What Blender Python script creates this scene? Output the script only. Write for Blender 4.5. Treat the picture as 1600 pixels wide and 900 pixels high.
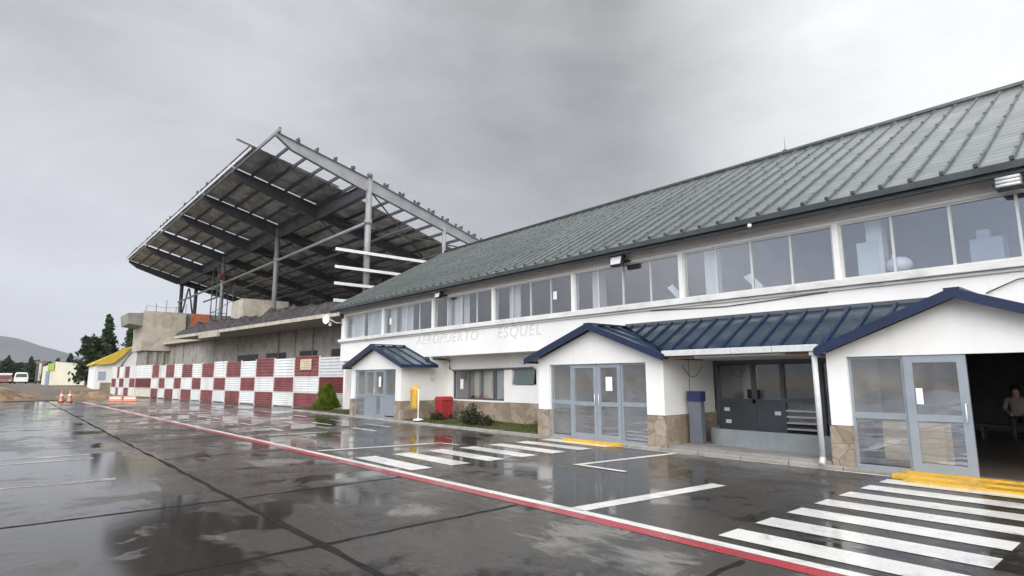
import bpy, bmesh, math, random
from mathutils import Vector, Matrix, noise
random.seed(7)
S = bpy.context.scene
COL = S.collection
for o in list(bpy.data.objects): bpy.data.objects.remove(o)
R = math.radians

# ------------------------------------------------------------------ camera
cam = bpy.data.cameras.new('camera'); camo = bpy.data.objects.new('camera', cam); COL.objects.link(camo)
FPX = 913.0
def ray(u, v): return Vector(((u-800)/FPX, (450-v)/FPX, -1.0))
ax = -ray(10, 593).normalized()                 # facade direction
ay = ray(1880, 586); ay = (ay-ax*ay.dot(ax)).normalized()
az = ax.cross(ay)
rot = Matrix((ax, ay, az))                      # camera -> world
camo.matrix_world = Matrix.Translation((0, 0, 1.7)) @ rot.to_4x4()
cam.sensor_width = 36; cam.lens = 36*FPX/1600
cam.clip_start = .05; cam.clip_end = 20000
S.camera = camo

# ------------------------------------------------------------------ light, sky, exposure
S.view_settings.view_transform = 'Standard'; S.view_settings.look = 'None'
S.view_settings.exposure = 0.20; S.view_settings.gamma = 1.0; S.view_settings.use_curve_mapping = False
SUN_EL, SUN_DIR = R(25), Vector((0.75, -1.0, 0))     # sun behind the camera, veiled by the overcast
SUN_DIR.normalize()
sl = bpy.data.lights.new('sun', 'SUN'); so = bpy.data.objects.new('sun', sl); COL.objects.link(so)
sl.energy = 1.5; sl.angle = R(40); sl.color = (1.0, .965, .92)
sd = Vector((SUN_DIR.x*math.cos(SUN_EL), SUN_DIR.y*math.cos(SUN_EL), math.sin(SUN_EL)))
so.rotation_euler = sd.to_track_quat('Z', 'Y').to_euler()

W = bpy.data.worlds.new('World'); S.world = W; W.use_nodes = True
nt = W.node_tree; N = nt.nodes; L = nt.links
for n in list(N): N.remove(n)
def wn(t, **k):
    n = N.new(t)
    for a, b in k.items(): setattr(n, a, b)
    return n
def wmath(op, a, b=None, c=None, clamp=False):
    n = wn('ShaderNodeMath', operation=op, use_clamp=clamp)
    for i, v in enumerate((a, b, c)):
        if v is None: continue
        if isinstance(v, (int, float)): n.inputs[i].default_value = v
        else: L.new(v, n.inputs[i])
    return n.outputs[0]
tc = wn('ShaderNodeTexCoord'); D = tc.outputs['Generated']
def lobe(vec, lo, hi):
    n = wn('ShaderNodeVectorMath', operation='DOT_PRODUCT'); L.new(D, n.inputs[0]); n.inputs[1].default_value = Vector(vec).normalized()
    m = wn('ShaderNodeMapRange', interpolation_type='SMOOTHSTEP'); L.new(n.outputs['Value'], m.inputs[0])
    m.inputs[1].default_value = lo; m.inputs[2].default_value = hi
    return m.outputs[0]
def wnoise(scale, detail, vs=(1, 1, 1), dist=0.0, rough=.5):
    mp = wn('ShaderNodeMapping'); L.new(D, mp.inputs[0]); mp.inputs['Scale'].default_value = vs
    n = wn('ShaderNodeTexNoise'); L.new(mp.outputs[0], n.inputs['Vector'])
    n.inputs['Scale'].default_value = scale; n.inputs['Detail'].default_value = detail
    n.inputs['Distortion'].default_value = dist; n.inputs['Roughness'].default_value = rough
    return wmath('SUBTRACT', n.outputs[0], .5)
def wdir(u, v): return rot @ ray(u, v)
n1 = wnoise(2.0, 7, (1.0, .8, 1.9), .5, .55); n2 = wnoise(4.6, 8, (1, .8, 2.3), .7, .6)
v = wmath('ADD', .50, wmath('MULTIPLY', n1, .50))
v = wmath('ADD', v, wmath('MULTIPLY', n2, .24))
v = wmath('ADD', v, wmath('MULTIPLY', lobe(wdir(1640, 40), .84, .99), .44))
v = wmath('ADD', v, wmath('MULTIPLY', lobe(wdir(560, -40), .92, 1.0), .12))
v = wmath('ADD', v, wmath('MULTIPLY', lobe(wdir(880, 150), .88, 1.0), -.19))
v = wmath('ADD', v, wmath('MULTIPLY', lobe(wdir(100, 480), .93, 1.0), .15))
# brighter cloud cover high up and behind the camera, where the veiled sun stands
v = wmath('ADD', v, wmath('MULTIPLY', lobe(sd, .0, .85), 2.5))
# blue-grey heavy bank low on the far side of the airfield
bank = wmath('MULTIPLY', lobe((-.16, -1, .45), .90, .985), -1.65)
v = wmath('ADD', v, bank)
v = wmath('MAXIMUM', v, .22)
cr = wn('ShaderNodeCombineColor')
L.new(wmath('MULTIPLY', v, wmath('ADD', .995, wmath('MULTIPLY', lobe((-.16, -1, .45), .88, .98), -.10))), cr.inputs[0]); L.new(v, cr.inputs[1]); 
cool = wmath('ADD', wmath('ADD', 1.012, wmath('MULTIPLY', lobe((-1, -.35, .05), .1, 1.0), .05)), wmath('MULTIPLY', lobe((-.16, -1, .45), .88, .98), .24))
L.new(wmath('MULTIPLY', v, cool), cr.inputs[2])
bg1 = wn('ShaderNodeBackground'); L.new(cr.outputs[0], bg1.inputs[0]); bg1.inputs[1].default_value = 1.0
sky = wn('ShaderNodeTexSky', sky_type='NISHITA'); sky.sun_disc = False
sky.sun_elevation = SUN_EL; sky.sun_rotation = math.atan2(SUN_DIR.x, SUN_DIR.y)
bg2 = wn('ShaderNodeBackground'); L.new(sky.outputs[0], bg2.inputs[0]); bg2.inputs[1].default_value = .05
mx = wn('ShaderNodeMixShader'); mx.inputs[0].default_value = .06
L.new(bg1.outputs[0], mx.inputs[1]); L.new(bg2.outputs[0], mx.inputs[2])
wo = wn('ShaderNodeOutputWorld'); L.new(mx.outputs[0], wo.inputs[0])

# ------------------------------------------------------------------ materials
class NB:
    """small node builder around one material"""
    def __init__(s, name):
        s.m = bpy.data.materials.new(name); s.m.use_nodes = True; s.t = s.m.node_tree
        s.t.nodes.clear(); s.out = s.t.nodes.new('ShaderNodeOutputMaterial')
        s.tc = s.t.nodes.new('ShaderNodeTexCoord')
        s.geo = s.t.nodes.new('ShaderNodeNewGeometry')
    def n(s, t, **k):
        n = s.t.nodes.new(t)
        for a, b in k.items(): setattr(n, a, b)
        return n
    def set(s, n, i, v):
        if v is None: return
        if hasattr(v, 'is_output'): s.t.links.new(v, n.inputs[i])
        else: n.inputs[i].default_value = v
    def math(s, op, a, b=None, c=None, clamp=False):
        n = s.n('ShaderNodeMath', operation=op, use_clamp=clamp)
        for i, v in enumerate((a, b, c)): s.set(n, i, v)
        return n.outputs[0]
    def pos(s, scale=(1, 1, 1), world=True):
        mp = s.n('ShaderNodeMapping'); s.t.links.new(s.geo.outputs['Position'] if world else s.tc.outputs['Object'], mp.inputs[0])
        mp.inputs['Scale'].default_value = scale; return mp.outputs[0]
    def noise(s, scale, detail=4, vs=(1, 1, 1), dist=0, rough=.5, world=True):
        n = s.n('ShaderNodeTexNoise'); s.t.links.new(s.pos(vs, world), n.inputs['Vector'])
        n.inputs['Scale'].default_value = scale; n.inputs['Detail'].default_value = detail
        n.inputs['Distortion'].default_value = dist; n.inputs['Roughness'].default_value = rough
        return n.outputs[0]
    def ramp(s, v, lo, hi, a=0.0, b=1.0):
        m = s.n('ShaderNodeMapRange', interpolation_type='SMOOTHSTEP'); s.set(m, 0, v)
        for i, x in enumerate((lo, hi, a, b)): m.inputs[i+1].default_value = x
        return m.outputs[0]
    def mix(s, f, a, b):
        m = s.n('ShaderNodeMix', data_type='RGBA'); s.set(m, 0, f)
        for i, c in ((6, a), (7, b)):
            s.set(m, i, (*c, 1) if isinstance(c, tuple) and len(c) == 3 else c)
        return m.outputs[2]
    def bsdf(s, color, rough=.6, metal=0.0, bump=None, bd=.01, bs=.5, **k):
        p = s.n('ShaderNodeBsdfPrincipled')
        s.set(p, 'Base Color', (*color, 1) if isinstance(color, tuple) and len(color) == 3 else color)
        s.set(p, 'Roughness', rough); s.set(p, 'Metallic', metal)
        for a, b in k.items(): s.set(p, a, b)
        if bump is not None:
            b = s.n('ShaderNodeBump'); s.set(b, 'Height', bump); b.inputs['Distance'].default_value = bd; b.inputs['Strength'].default_value = bs
            s.t.links.new(b.outputs[0], p.inputs['Normal'])
        s.t.links.new(p.outputs[0], s.out.inputs[0]); return s.m
MATS = {}
def mat(name, color, rough=.6, metal=0.0, var=.12, scale=3.0, bump=.0, vs=(1, 1, 1), bscale=None, dirt=None, dirt_amt=.0, world=True, **k):
    """plain painted / cast surface with uneven tone, optional dirt blotches and fine bump"""
    if name in MATS: return MATS[name]
    b = NB(name)
    f = b.noise(scale, 5, vs, .3, .6, world)
    lo = tuple(c*(1-var) for c in color); hi = tuple(min(1, c*(1+var)) for c in color)
    c = b.mix(b.ramp(f, .3, .7), lo, hi)
    if dirt:
        g = b.ramp(b.noise(scale*.6, 7, (vs[0]*1.3, vs[1]*1.3, vs[2]*.5), .8, .7, world), .48, .72, 0, dirt_amt)
        c = b.mix(g, c, dirt)
    bp = b.noise(bscale or 60, 3, (1, 1, 1), 0, .5, world) if bump else None
    r = b.ramp(b.noise(scale*1.7, 4, vs, 0, .5, world), .3, .7, max(.02, rough*.85), min(1, rough*1.15))
    MATS[name] = b.bsdf(c, r, metal, bp, bump or .01, .6, **k); return MATS[name]
def stone_mat():
    b = NB('stone_cladding')
    v = b.n('ShaderNodeTexVoronoi'); b.t.links.new(b.pos((1, 1, 1.15)), v.inputs['Vector']); v.inputs['Scale'].default_value = 3.1
    e = b.n('ShaderNodeTexVoronoi', feature='DISTANCE_TO_EDGE'); b.t.links.new(b.pos((1, 1, 1.15)), e.inputs['Vector']); e.inputs['Scale'].default_value = 3.1
    sep = b.n('ShaderNodeSeparateColor'); b.t.links.new(v.outputs['Color'], sep.inputs[0])
    c = b.mix(sep.outputs[0], (.245, .19, .135), (.40, .335, .255))
    c = b.mix(b.ramp(b.noise(9, 6, (1, 1, 1), .5, .7), .4, .75, 0, .55), c, (.14, .09, .06))
    c = b.mix(b.ramp(e.outputs['Distance'], .0, .022), (.24, .195, .15), c)
    return b.bsdf(c, .75, 0, b.math('ADD', b.ramp(e.outputs['Distance'], 0, .03), b.math('MULTIPLY', b.noise(14, 6), 1.0)), .025, .6)
def glass_mat(name, tint=(.8, .86, .88), ior=1.5, dirt=.06, dull=0.02, boost=0.0):
    b = NB(name)
    tr = b.n('ShaderNodeBsdfTransparent'); tr.inputs[0].default_value = (*tint, 1)
    gl = b.n('ShaderNodeBsdfGlossy'); gl.inputs['Roughness'].default_value = dull
    gl.inputs[0].default_value = (.95, .97, 1, 1)
    bp = b.n('ShaderNodeBump'); b.set(bp, 'Height', b.noise(.7, 3)); bp.inputs['Distance'].default_value = .022; bp.inputs['Strength'].default_value = .35
    b.t.links.new(bp.outputs[0], gl.inputs['Normal'])
    dt = b.n('ShaderNodeVectorMath', operation='DOT_PRODUCT'); b.t.links.new(b.geo.outputs['Normal'], dt.inputs[0]); b.t.links.new(b.geo.outputs['Incoming'], dt.inputs[1])
    cs = b.math('ABSOLUTE', dt.outputs['Value']); f0 = ((ior-1)/(ior+1))**2*1.8
    f = b.math('ADD', b.math('MULTIPLY', b.math('POWER', b.math('SUBTRACT', 1.0, cs), 4.5), 1-f0), f0+boost, True)
    m = b.n('ShaderNodeMixShader'); b.set(m, 0, f); b.t.links.new(tr.outputs[0], m.inputs[1]); b.t.links.new(gl.outputs[0], m.inputs[2])
    di = b.n('ShaderNodeBsdfDiffuse'); di.inputs[0].default_value = (.5, .5, .48, 1)
    m2 = b.n('ShaderNodeMixShader'); b.set(m2, 0, b.ramp(b.noise(1.6, 6, (1, 1, .6), .5, .65), .3, .8, dirt*.3, dirt*1.6))
    b.t.links.new(m.outputs[0], m2.inputs[1]); b.t.links.new(di.outputs[0], m2.inputs[2])
    b.t.links.new(m2.outputs[0], b.out.inputs[0]); return b.m
def wet_asphalt():
    b = NB('wet_asphalt')
    sep = b.n('ShaderNodeSeparateXYZ'); b.t.links.new(b.geo.outputs['Position'], sep.inputs[0])
    x, y = sep.outputs[0], sep.outputs[1]
    big = b.noise(.16, 5, (1, .55, 1), .6, .55)            # broad damp and dry areas
    mid = b.noise(.75, 6, (.7, 1.15, 1), .7, .6)
    streak = b.noise(.5, 5, (1.2, .22, 1), .4, .6)        # water held along the screed direction
    fine = b.noise(120, 3)
    grit = b.noise(22, 5, (1, 1, 1), 0, .7)
    lane = b.ramp(y, 5.0, 6.2)                            # road between the red line and the kerb: smooth and soaked
    left = b.math('MULTIPLY', b.ramp(y, 3.0, 1.6), b.ramp(x, -3.0, -6.5))   # ponding on the open apron
    far = b.ramp(x, -9, -16)
    wet = b.math('ADD', b.math('MULTIPLY', b.math('SUBTRACT', big, .5), 1.6), b.math('MULTIPLY', b.math('SUBTRACT', mid, .5), 2.0))
    wet = b.math('ADD', wet, b.math('MULTIPLY', b.math('SUBTRACT', streak, .5), 1.7))
    wet = b.math('ADD', wet, b.math('MULTIPLY', b.math('SUBTRACT', b.noise(5.5, 7, (.8, 1.2, 1), .4, .7), .5), .42))
    wet = b.math('ADD', wet, b.math('MULTIPLY', lane, .20))
    wet = b.math('ADD', wet, b.math('MULTIPLY', left, .30))
    wet = b.math('ADD', wet, b.math('MULTIPLY', far, .05))
    pud = b.ramp(wet, .12, .36)
    sheen = b.ramp(wet, -.45, .2)
    c = b.mix(b.ramp(grit, .3, .75), (.026, .0235, .021), (.064, .058, .051))
    c = b.mix(b.ramp(big, .35, .65), c, b.mix(b.ramp(grit, .3, .75), (.030, .0265, .023), (.070, .063, .055)))
    slab = b.n('ShaderNodeTexWhiteNoise', noise_dimensions='2D'); cv = b.n('ShaderNodeCombineXYZ')
    b.set(cv, 0, b.math('FLOOR', b.math('MULTIPLY', b.math('ADD', x, 6.12), .3125))); b.set(cv, 1, b.math('FLOOR', b.math('MULTIPLY', b.math('SUBTRACT', y, 2.63), .33))); b.t.links.new(cv.outputs[0], slab.inputs[0])
    c = b.mix(b.math('MULTIPLY', slab.outputs['Value'], .35), c, (.080, .074, .066))
    pale = b.math('MULTIPLY', b.ramp(b.noise(.9, 8, (.6, 1.2, 1), 1.0, .72), .585, .72), b.ramp(y, 6.0, 5.2))
    for px_, py_, r_ in ((-4.75, 5.15, .75), (-4.45, 4.55, .5), (-6.9, 4.15, .5), (-9.85, 4.75, .8), (-9.75, 5.25, .6), (-3.6, 4.7, .6), (-12.6, 4.4, .9)):
        dv_ = b.n('ShaderNodeVectorMath', operation='DISTANCE'); b.t.links.new(b.geo.outputs['Position'], dv_.inputs[0]); dv_.inputs[1].default_value = (px_, py_, 0)
        spot = b.ramp(b.math('ADD', b.math('MULTIPLY', dv_.outputs['Value'], 1/r_), b.math('MULTIPLY', b.math('SUBTRACT', b.noise(2.6, 8, (.6, 1.2, 1), .8, .75), .5), 3.2)), .85, .25)
        pale = b.math('MAXIMUM', pale, spot)
    c = b.mix(b.math('MULTIPLY', pale, .48), c, (.34, .325, .30))          # washed-out cement residue
    c = b.mix(b.math('MULTIPLY', pud, .55), c, (.017, .0155, .014))
    r0 = b.ramp(sheen, 0, 1, .46, .20)
    p = b.n('ShaderNodeMix', data_type='FLOAT'); b.set(p, 0, pud); b.set(p, 2, r0); p.inputs[3].default_value = .075
    hb = b.math('MULTIPLY', b.math('SUBTRACT', 1.0, b.math('MULTIPLY', pud, .94)), b.math('ADD', b.math('MULTIPLY', fine, 1.0), b.math('MULTIPLY', grit, 1.0)))
    hb = b.math('ADD', hb, b.math('MULTIPLY', b.noise(2.2, 2), .35))
    return b.bsdf(c, p.outputs[0], 0, hb, .004, .5, **{'IOR': 1.42})
def marking_mat(name, col, worn=(.12, .11, .10), rough=.28, amount=.35, lo=.52, hi=.68):
    b = NB(name)
    w = b.ramp(b.noise(3.2, 8, (1, 1, 1), .6, .72), lo, hi, 0, amount)
    sp = b.ramp(b.noise(38, 5, (1, 1, 1), 0, .7), .60, .68, 0, amount*1.2)
    c = b.mix(b.math('MAXIMUM', w, sp), b.mix(b.noise(1.3, 4), tuple(x*.82 for x in col), col), worn)
    r = b.ramp(b.noise(.8, 5, (.7, 1.1, 1), .6), .38, .62, rough*1.3, rough*.35)
    return b.bsdf(c, r, 0, b.noise(70, 3), .002, .4)
def metal_roof(name, c0, c1, rough, scale=1.2, metal=.0, spec=.5, streak=(.25, 2, 1), bstr=.0):
    b = NB(name)
    f = b.noise(scale, 6, streak, .5, .65)
    c = b.mix(b.ramp(f, .32, .68), c0, c1)
    c = b.mix(b.ramp(b.noise(14, 4), .55, .75, 0, .25), c, tuple(x*1.7 for x in c1))
    c = b.mix(b.ramp(b.noise(2.6, 8, (1, 1.6, 1), .8, .72), .58, .72, 0, .35), c, (.10, .115, .085))
    rr = b.ramp(b.noise(2.5, 5, (1, 1, 1), .3), .35, .65, rough*.75, rough*1.25)
    hb = b.noise(5, 3, (.3, 1, 1)) if bstr else None
    return b.bsdf(c, rr, metal, hb, bstr or .01, .5, **{'Specular IOR Level': spec})
def concrete_mat(name, col, stain=(.10, .09, .08)):
    b = NB(name)
    c = b.mix(b.ramp(b.noise(1.1, 7, (1, 1, 1), .6, .65), .3, .7), tuple(x*.74 for x in col), tuple(x*1.12 for x in col))
    run = b.ramp(b.noise(1.3, 6, (1.6, 1.6, .16), .2, .7), .52, .74, 0, .5)
    c = b.mix(run, c, stain)
    return b.bsdf(c, .85, 0, b.noise(12, 6, (1, 1, 1), 0, .65), .03, .5)
def leaf_mat(name, c0, c1, scale=1.6):
    b = NB(name)
    c = b.mix(b.ramp(b.noise(scale, 4), .32, .68), c0, c1)
    p = b.n('ShaderNodeBsdfPrincipled'); b.set(p, 'Base Color', c); p.inputs['Roughness'].default_value = .65
    t = b.n('ShaderNodeBsdfTranslucent'); b.set(t, 0, c)
    m = b.n('ShaderNodeMixShader'); m.inputs[0].default_value = .25
    b.t.links.new(p.outputs[0], m.inputs[1]); b.t.links.new(t.outputs[0], m.inputs[2]); b.t.links.new(m.outputs[0], b.out.inputs[0]); return b.m

def wall_paint():
    b = NB('white_wall_paint')
    c = b.mix(b.ramp(b.noise(.8, 6, (1, 1, .8), .4, .6), .3, .7), (.775, .76, .725), (.84, .83, .80))
    run = b.math('MULTIPLY', b.ramp(b.noise(1.0, 6, (5, 5, .22), .2, .65), .56, .78), b.ramp(b.noise(.5, 4), .40, .62))
    c = b.mix(b.math('MULTIPLY', run, .38), c, (.43, .40, .35))                 # rain streaks
    c = b.mix(b.ramp(b.noise(3.0, 8, (1, 1, 1), .6, .75), .60, .74, 0, .22), c, (.50, .46, .40))   # scuffs
    return b.bsdf(c, .6, 0, b.math('ADD', b.noise(70, 3), b.math('MULTIPLY', b.noise(6, 4), .8)), .004, .6)
M_WHITE = wall_paint()
M_SOFF = mat('soffit_paint', (.66, .64, .61), .7, var=.05)
M_LEDGE = mat('ledge_plaster', (.70, .69, .66), .6, var=.08, scale=2, dirt=(.3, .29, .27), dirt_amt=.5, vs=(.6, 1, 2))
M_FASCIA = mat('eave_board', (.60, .58, .55), .55, var=.05, scale=1.5)
M_STONE = stone_mat()
M_ALU = mat('grey_aluminium', (.30, .335, .37), .38, .25, var=.06)
M_ALUL = mat('pale_aluminium', (.58, .58, .56), .42, .2, var=.06)
M_ALUD = mat('dark_aluminium', (.095, .105, .115), .4, .2, var=.1)
M_PANEL = mat('blue_grey_panel', (.36, .42, .47), .45, var=.05)
M_GLASS = glass_mat('window_glass', (.74, .79, .82), 1.52, .06, boost=.16)
M_GLASSU = glass_mat('upper_window_glass', (.80, .84, .88), 1.6, .06, boost=.13)
M_GLASSD = glass_mat('door_glass', (.80, .86, .87), 1.5, .16, boost=.26)
def ribbed_roof():
    b = NB('green_metal_roofing')
    sp = b.n('ShaderNodeSeparateXYZ'); b.t.links.new(b.geo.outputs['Position'], sp.inputs[0])
    wn_ = b.n('ShaderNodeTexWhiteNoise', noise_dimensions='1D'); b.set(wn_, 'W', b.math('FLOOR', b.math('MULTIPLY', b.math('ADD', sp.outputs[0], 29.69), 1/1.0)))
    sheet = wn_.outputs['Value']                                   # each sheet has its own tone
    f = b.noise(.9, 6, (.5, 1.6, 1), .6, .65)
    c = b.mix(b.ramp(f, .32, .68), (.14, .165, .162), (.205, .225, .222))
    c = b.mix(b.math('MULTIPLY', sheet, .35), c, (.27, .285, .275))
    c = b.mix(b.ramp(b.noise(2.2, 7, (3, .35, .35), .3, .7), .56, .76, 0, .45), c, (.30, .285, .26))    # washed streaks down the slope
    c = b.mix(b.ramp(b.noise(9, 6), .60, .70, 0, .35), c, (.09, .10, .09))
    wv = b.n('ShaderNodeTexWave', wave_type='BANDS', bands_direction='Y'); b.t.links.new(b.pos(), wv.inputs['Vector'])
    wv.inputs['Scale'].default_value = 1.2; wv.inputs['Distortion'].default_value = .9; wv.inputs['Detail'].default_value = 2
    h = b.math('ADD', b.math('MULTIPLY', wv.outputs['Fac'], .7), b.math('MULTIPLY', b.noise(1.6, 3, (1, 2, 1)), 1.0))
    r = b.ramp(b.math('ADD', b.noise(1.2, 5), b.math('MULTIPLY', sheet, .3)), .4, .9, .16, .34)
    return b.bsdf(c, r, .35, h, .010, .5, **{'Specular IOR Level': .9})
M_ROOF = ribbed_roof()
M_RIB = metal_roof('roof_rib_metal', (.10, .118, .114), (.16, .175, .17), .40, 1.5, .2)
M_GUT = mat('dark_gutter', (.055, .062, .06), .4, .2, var=.25, scale=2)
M_BLUE = metal_roof('navy_metal_roofing', (.011, .024, .042), (.021, .042, .062), .20, 1.6, .0, .6, bstr=.01)
M_BLUED = mat('navy_trim', (.010, .021, .056), .35, var=.15, scale=2)
M_WOOD = mat('brown_wood', (.19, .085, .04), .6, var=.25, scale=6)
M_TAN = mat('tan_plywood', (.80, .54, .24), .5, var=.08, scale=2, vs=(1, 1, .3))
M_YEL = mat('yellow_paint', (.62, .37, .04), .42, var=.12, scale=4, dirt=(.16, .12, .06), dirt_amt=.75)
M_RED = mat('red_plastic', (.36, .03, .035), .32, var=.1)
M_ORANGE = mat('orange_plastic', (.62, .235, .13), .45, var=.1)
M_WHITEP = mat('white_plastic', (.80, .80, .79), .4, var=.04)
M_PAPER = mat('white_paper', (.85, .85, .84), .7, var=.02)
M_BLACK = mat('black_plastic', (.02, .02, .022), .45, var=.2)
M_PVC = mat('grey_pipe', (.58, .59, .59), .45, var=.08, scale=5)
M_PIPED = mat('dark_pipe', (.10, .09, .08), .5, var=.2)
M_CONC = concrete_mat('raw_concrete', (.36, .335, .295))
M_CONCL = concrete_mat('pale_concrete', (.50, .455, .375), (.24, .21, .17))
M_CONCB = concrete_mat('board_marked_concrete', (.30, .285, .25))
M_KERB = concrete_mat('kerb_concrete', (.34, .32, .29), (.12, .11, .10))
M_PAVE = concrete_mat('pavement_concrete', (.27, .255, .235), (.10, .09, .08))
M_BRICK = mat('orange_brick', (.52, .17, .085), .8, var=.2, scale=3)
M_TARP = mat('dark_membrane', (.050, .044, .044), .75, var=.4, scale=2.5, bump=.06, bscale=5)
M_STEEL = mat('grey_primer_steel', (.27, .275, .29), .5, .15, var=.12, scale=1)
M_STEELD = mat('dark_and_shaded_steel', (.085, .088, .10), .55, .15, var=.2, scale=1)  # dark steel; on the roof members shade is put into the colour
M_GALV = mat('galvanised_steel', (.78, .79, .80), .4, .35, var=.06)
def underside():
    b = NB('corrugated_roof_sheet')
    wv = b.n('ShaderNodeTexWave', wave_type='BANDS', bands_direction='X'); b.t.links.new(b.pos(), wv.inputs['Vector']); wv.inputs['Scale'].default_value = 1.6
    c = b.mix(b.ramp(b.noise(.8, 6, (.6, 1, 1), .8, .65), .36, .64), (.23, .24, .25), (.54, .545, .55))
    return b.bsdf(c, .55, .1, wv.outputs['Fac'], .03, .6)
M_SHEET = underside()
M_FWHITE = mat('white_sheet_paint', (.72, .73, .72), .45, var=.07, scale=.9, dirt=(.36, .29, .23), dirt_amt=.55, vs=(1, 1, .6))
M_FRED = mat('faded_red_sheet_paint', (.205, .060, .060), .5, var=.28, scale=1.4, dirt=(.20, .10, .09), dirt_amt=.5)
M_FDRED = mat('dark_red_sheet_paint', (.135, .022, .024), .42, var=.2, scale=1.4)
M_FGREY = mat('pale_grey_sheet_paint', (.55, .56, .56), .45, var=.06)
M_FCREAM = mat('cream_sheet_paint', (.62, .58, .50), .55, var=.08, scale=1.2)
M_FPOST = mat('fence_post_paint', (.66, .60, .58), .55, var=.08)
M_ASPH = wet_asphalt()
M_MARK = marking_mat('white_road_paint', (.76, .75, .71), amount=.50, lo=.50, hi=.72)
M_MARKW = marking_mat('worn_white_road_paint', (.70, .69, .66), amount=.6, lo=.46, hi=.64)
M_MARKR = marking_mat('red_road_paint', (.42, .04, .055), (.16, .05, .05), amount=.55, lo=.46)
M_FAINT = marking_mat('road_sheen_streak', (.40, .39, .375), (.06, .055, .05), amount=.85, lo=.40, hi=.60)  # pale streak colour imitating reflections along wet seams
M_CRACK = mat('tar_joint', (.020, .0185, .017), .75, var=.3, **{'Specular IOR Level': .12})
M_SOIL = NB('bare_soil')
_c = M_SOIL.mix(M_SOIL.ramp(M_SOIL.noise(.09, 6, (1, 1, 1), .6, .6), .35, .65), (.105, .085, .062), (.20, .155, .095))
_c = M_SOIL.mix(M_SOIL.ramp(M_SOIL.noise(.5, 6), .5, .7, 0, .6), _c, (.10, .095, .045))
M_SOIL = M_SOIL.bsdf(_c, .9, 0, None)
M_MOUND = mat('ochre_soil', (.215, .145, .085), .95, var=.45, scale=.7, bump=.1, bscale=3)
M_TRACK = mat('muddy_track', (.125, .10, .08), .75, var=.3, scale=.6)
M_GRASS = leaf_mat('grass_blades', (.045, .075, .018), (.12, .13, .03), 1.2)
M_LAWN = mat('grass_soil', (.07, .075, .03), .9, var=.4, scale=4)
M_CONIF = leaf_mat('conifer_needles', (.018, .036, .017), (.050, .082, .036), .5)
M_PINE = leaf_mat('pine_needles', (.020, .036, .015), (.055, .080, .032), .5)
M_THUJA = leaf_mat('thuja_leaves', (.075, .125, .012), (.23, .28, .03), 4)
M_BUSH = leaf_mat('dry_bush_leaves', (.020, .024, .008), (.060, .055, .022), 5)
M_BARK = mat('bark', (.055, .040, .030), .9, var=.3, scale=5)
M_HILL = mat('bare_hill', (.085, .085, .09), .95, var=.25, scale=.0025)
M_HOUSE = mat('white_house_paint', (.80, .80, .79), .6, var=.04)
M_ROOFY = mat('yellow_roof_sheet', (.58, .40, .05), .5, var=.12, scale=1)
M_SHED = mat('cream_shed_wall', (.60, .57, .45), .6, var=.06, scale=.4)
M_SHEDB = mat('brown_shed_wall', (.20, .135, .11), .7, var=.2, scale=.8)
M_GREENS = mat('lime_sign', (.30, .42, .06), .5, var=.1)
M_DOORB = mat('blue_door', (.20, .26, .35), .5, var=.1)
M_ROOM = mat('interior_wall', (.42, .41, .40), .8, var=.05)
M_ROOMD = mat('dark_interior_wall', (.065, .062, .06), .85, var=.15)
M_FLOORI = mat('brown_floor_tile', (.115, .095, .08), .35, var=.15)
M_CURT = mat('beige_curtain', (.52, .46, .33), .85, var=.15, scale=5, vs=(3, 3, .2))
M_CURTW = mat('white_curtain', (.70, .70, .68), .85, var=.08, scale=5, vs=(3, 3, .2))
M_PALEB = mat('pale_blue_box', (.32, .38, .46), .5, var=.06)
M_CABI = mat('pale_cabinet', (.60, .66, .66), .45, var=.03)
M_PLANT = mat('blue_grey_plaster', (.215, .235, .242), .55, var=.12, scale=2.2, dirt=(.13, .15, .15), dirt_amt=.4)
M_POST = mat('grey_blue_post', (.15, .165, .20), .4, .2, var=.08)
M_SASH = mat('greenish_pane', (.11, .14, .135), .15, var=.1)
M_FROST = mat('frosted_film', (.19, .205, .215), .7, var=.05)
M_OXIDE = mat('oxide_red_paint', (.20, .045, .04), .6, var=.15)
M_UPROOM = mat('dim_grey_wall', (.17, .175, .19), .8, var=.08)
M_LET = mat('ghost_lettering', (.61, .605, .59), .7, var=.10, scale=6)
M_SKIN = mat('skin', (.50, .31, .23), .5, var=.05)
M_JACKET = mat('pale_jacket', (.30, .27, .24), .85, var=.08, scale=8)
M_TROUS = mat('dark_trousers', (.04, .042, .05), .85, var=.1)
M_LAMPG = mat('lamp_glass', (.72, .72, .72), .15, var=.05)
M_NAVYB = mat('navy_sign_box', (.020, .024, .085), .4, var=.1)
M_CARR = mat('red_car_paint', (.36, .12, .11), .3, var=.05)
M_RUBB = mat('rubber', (.02, .02, .02), .8, var=.1)

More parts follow.
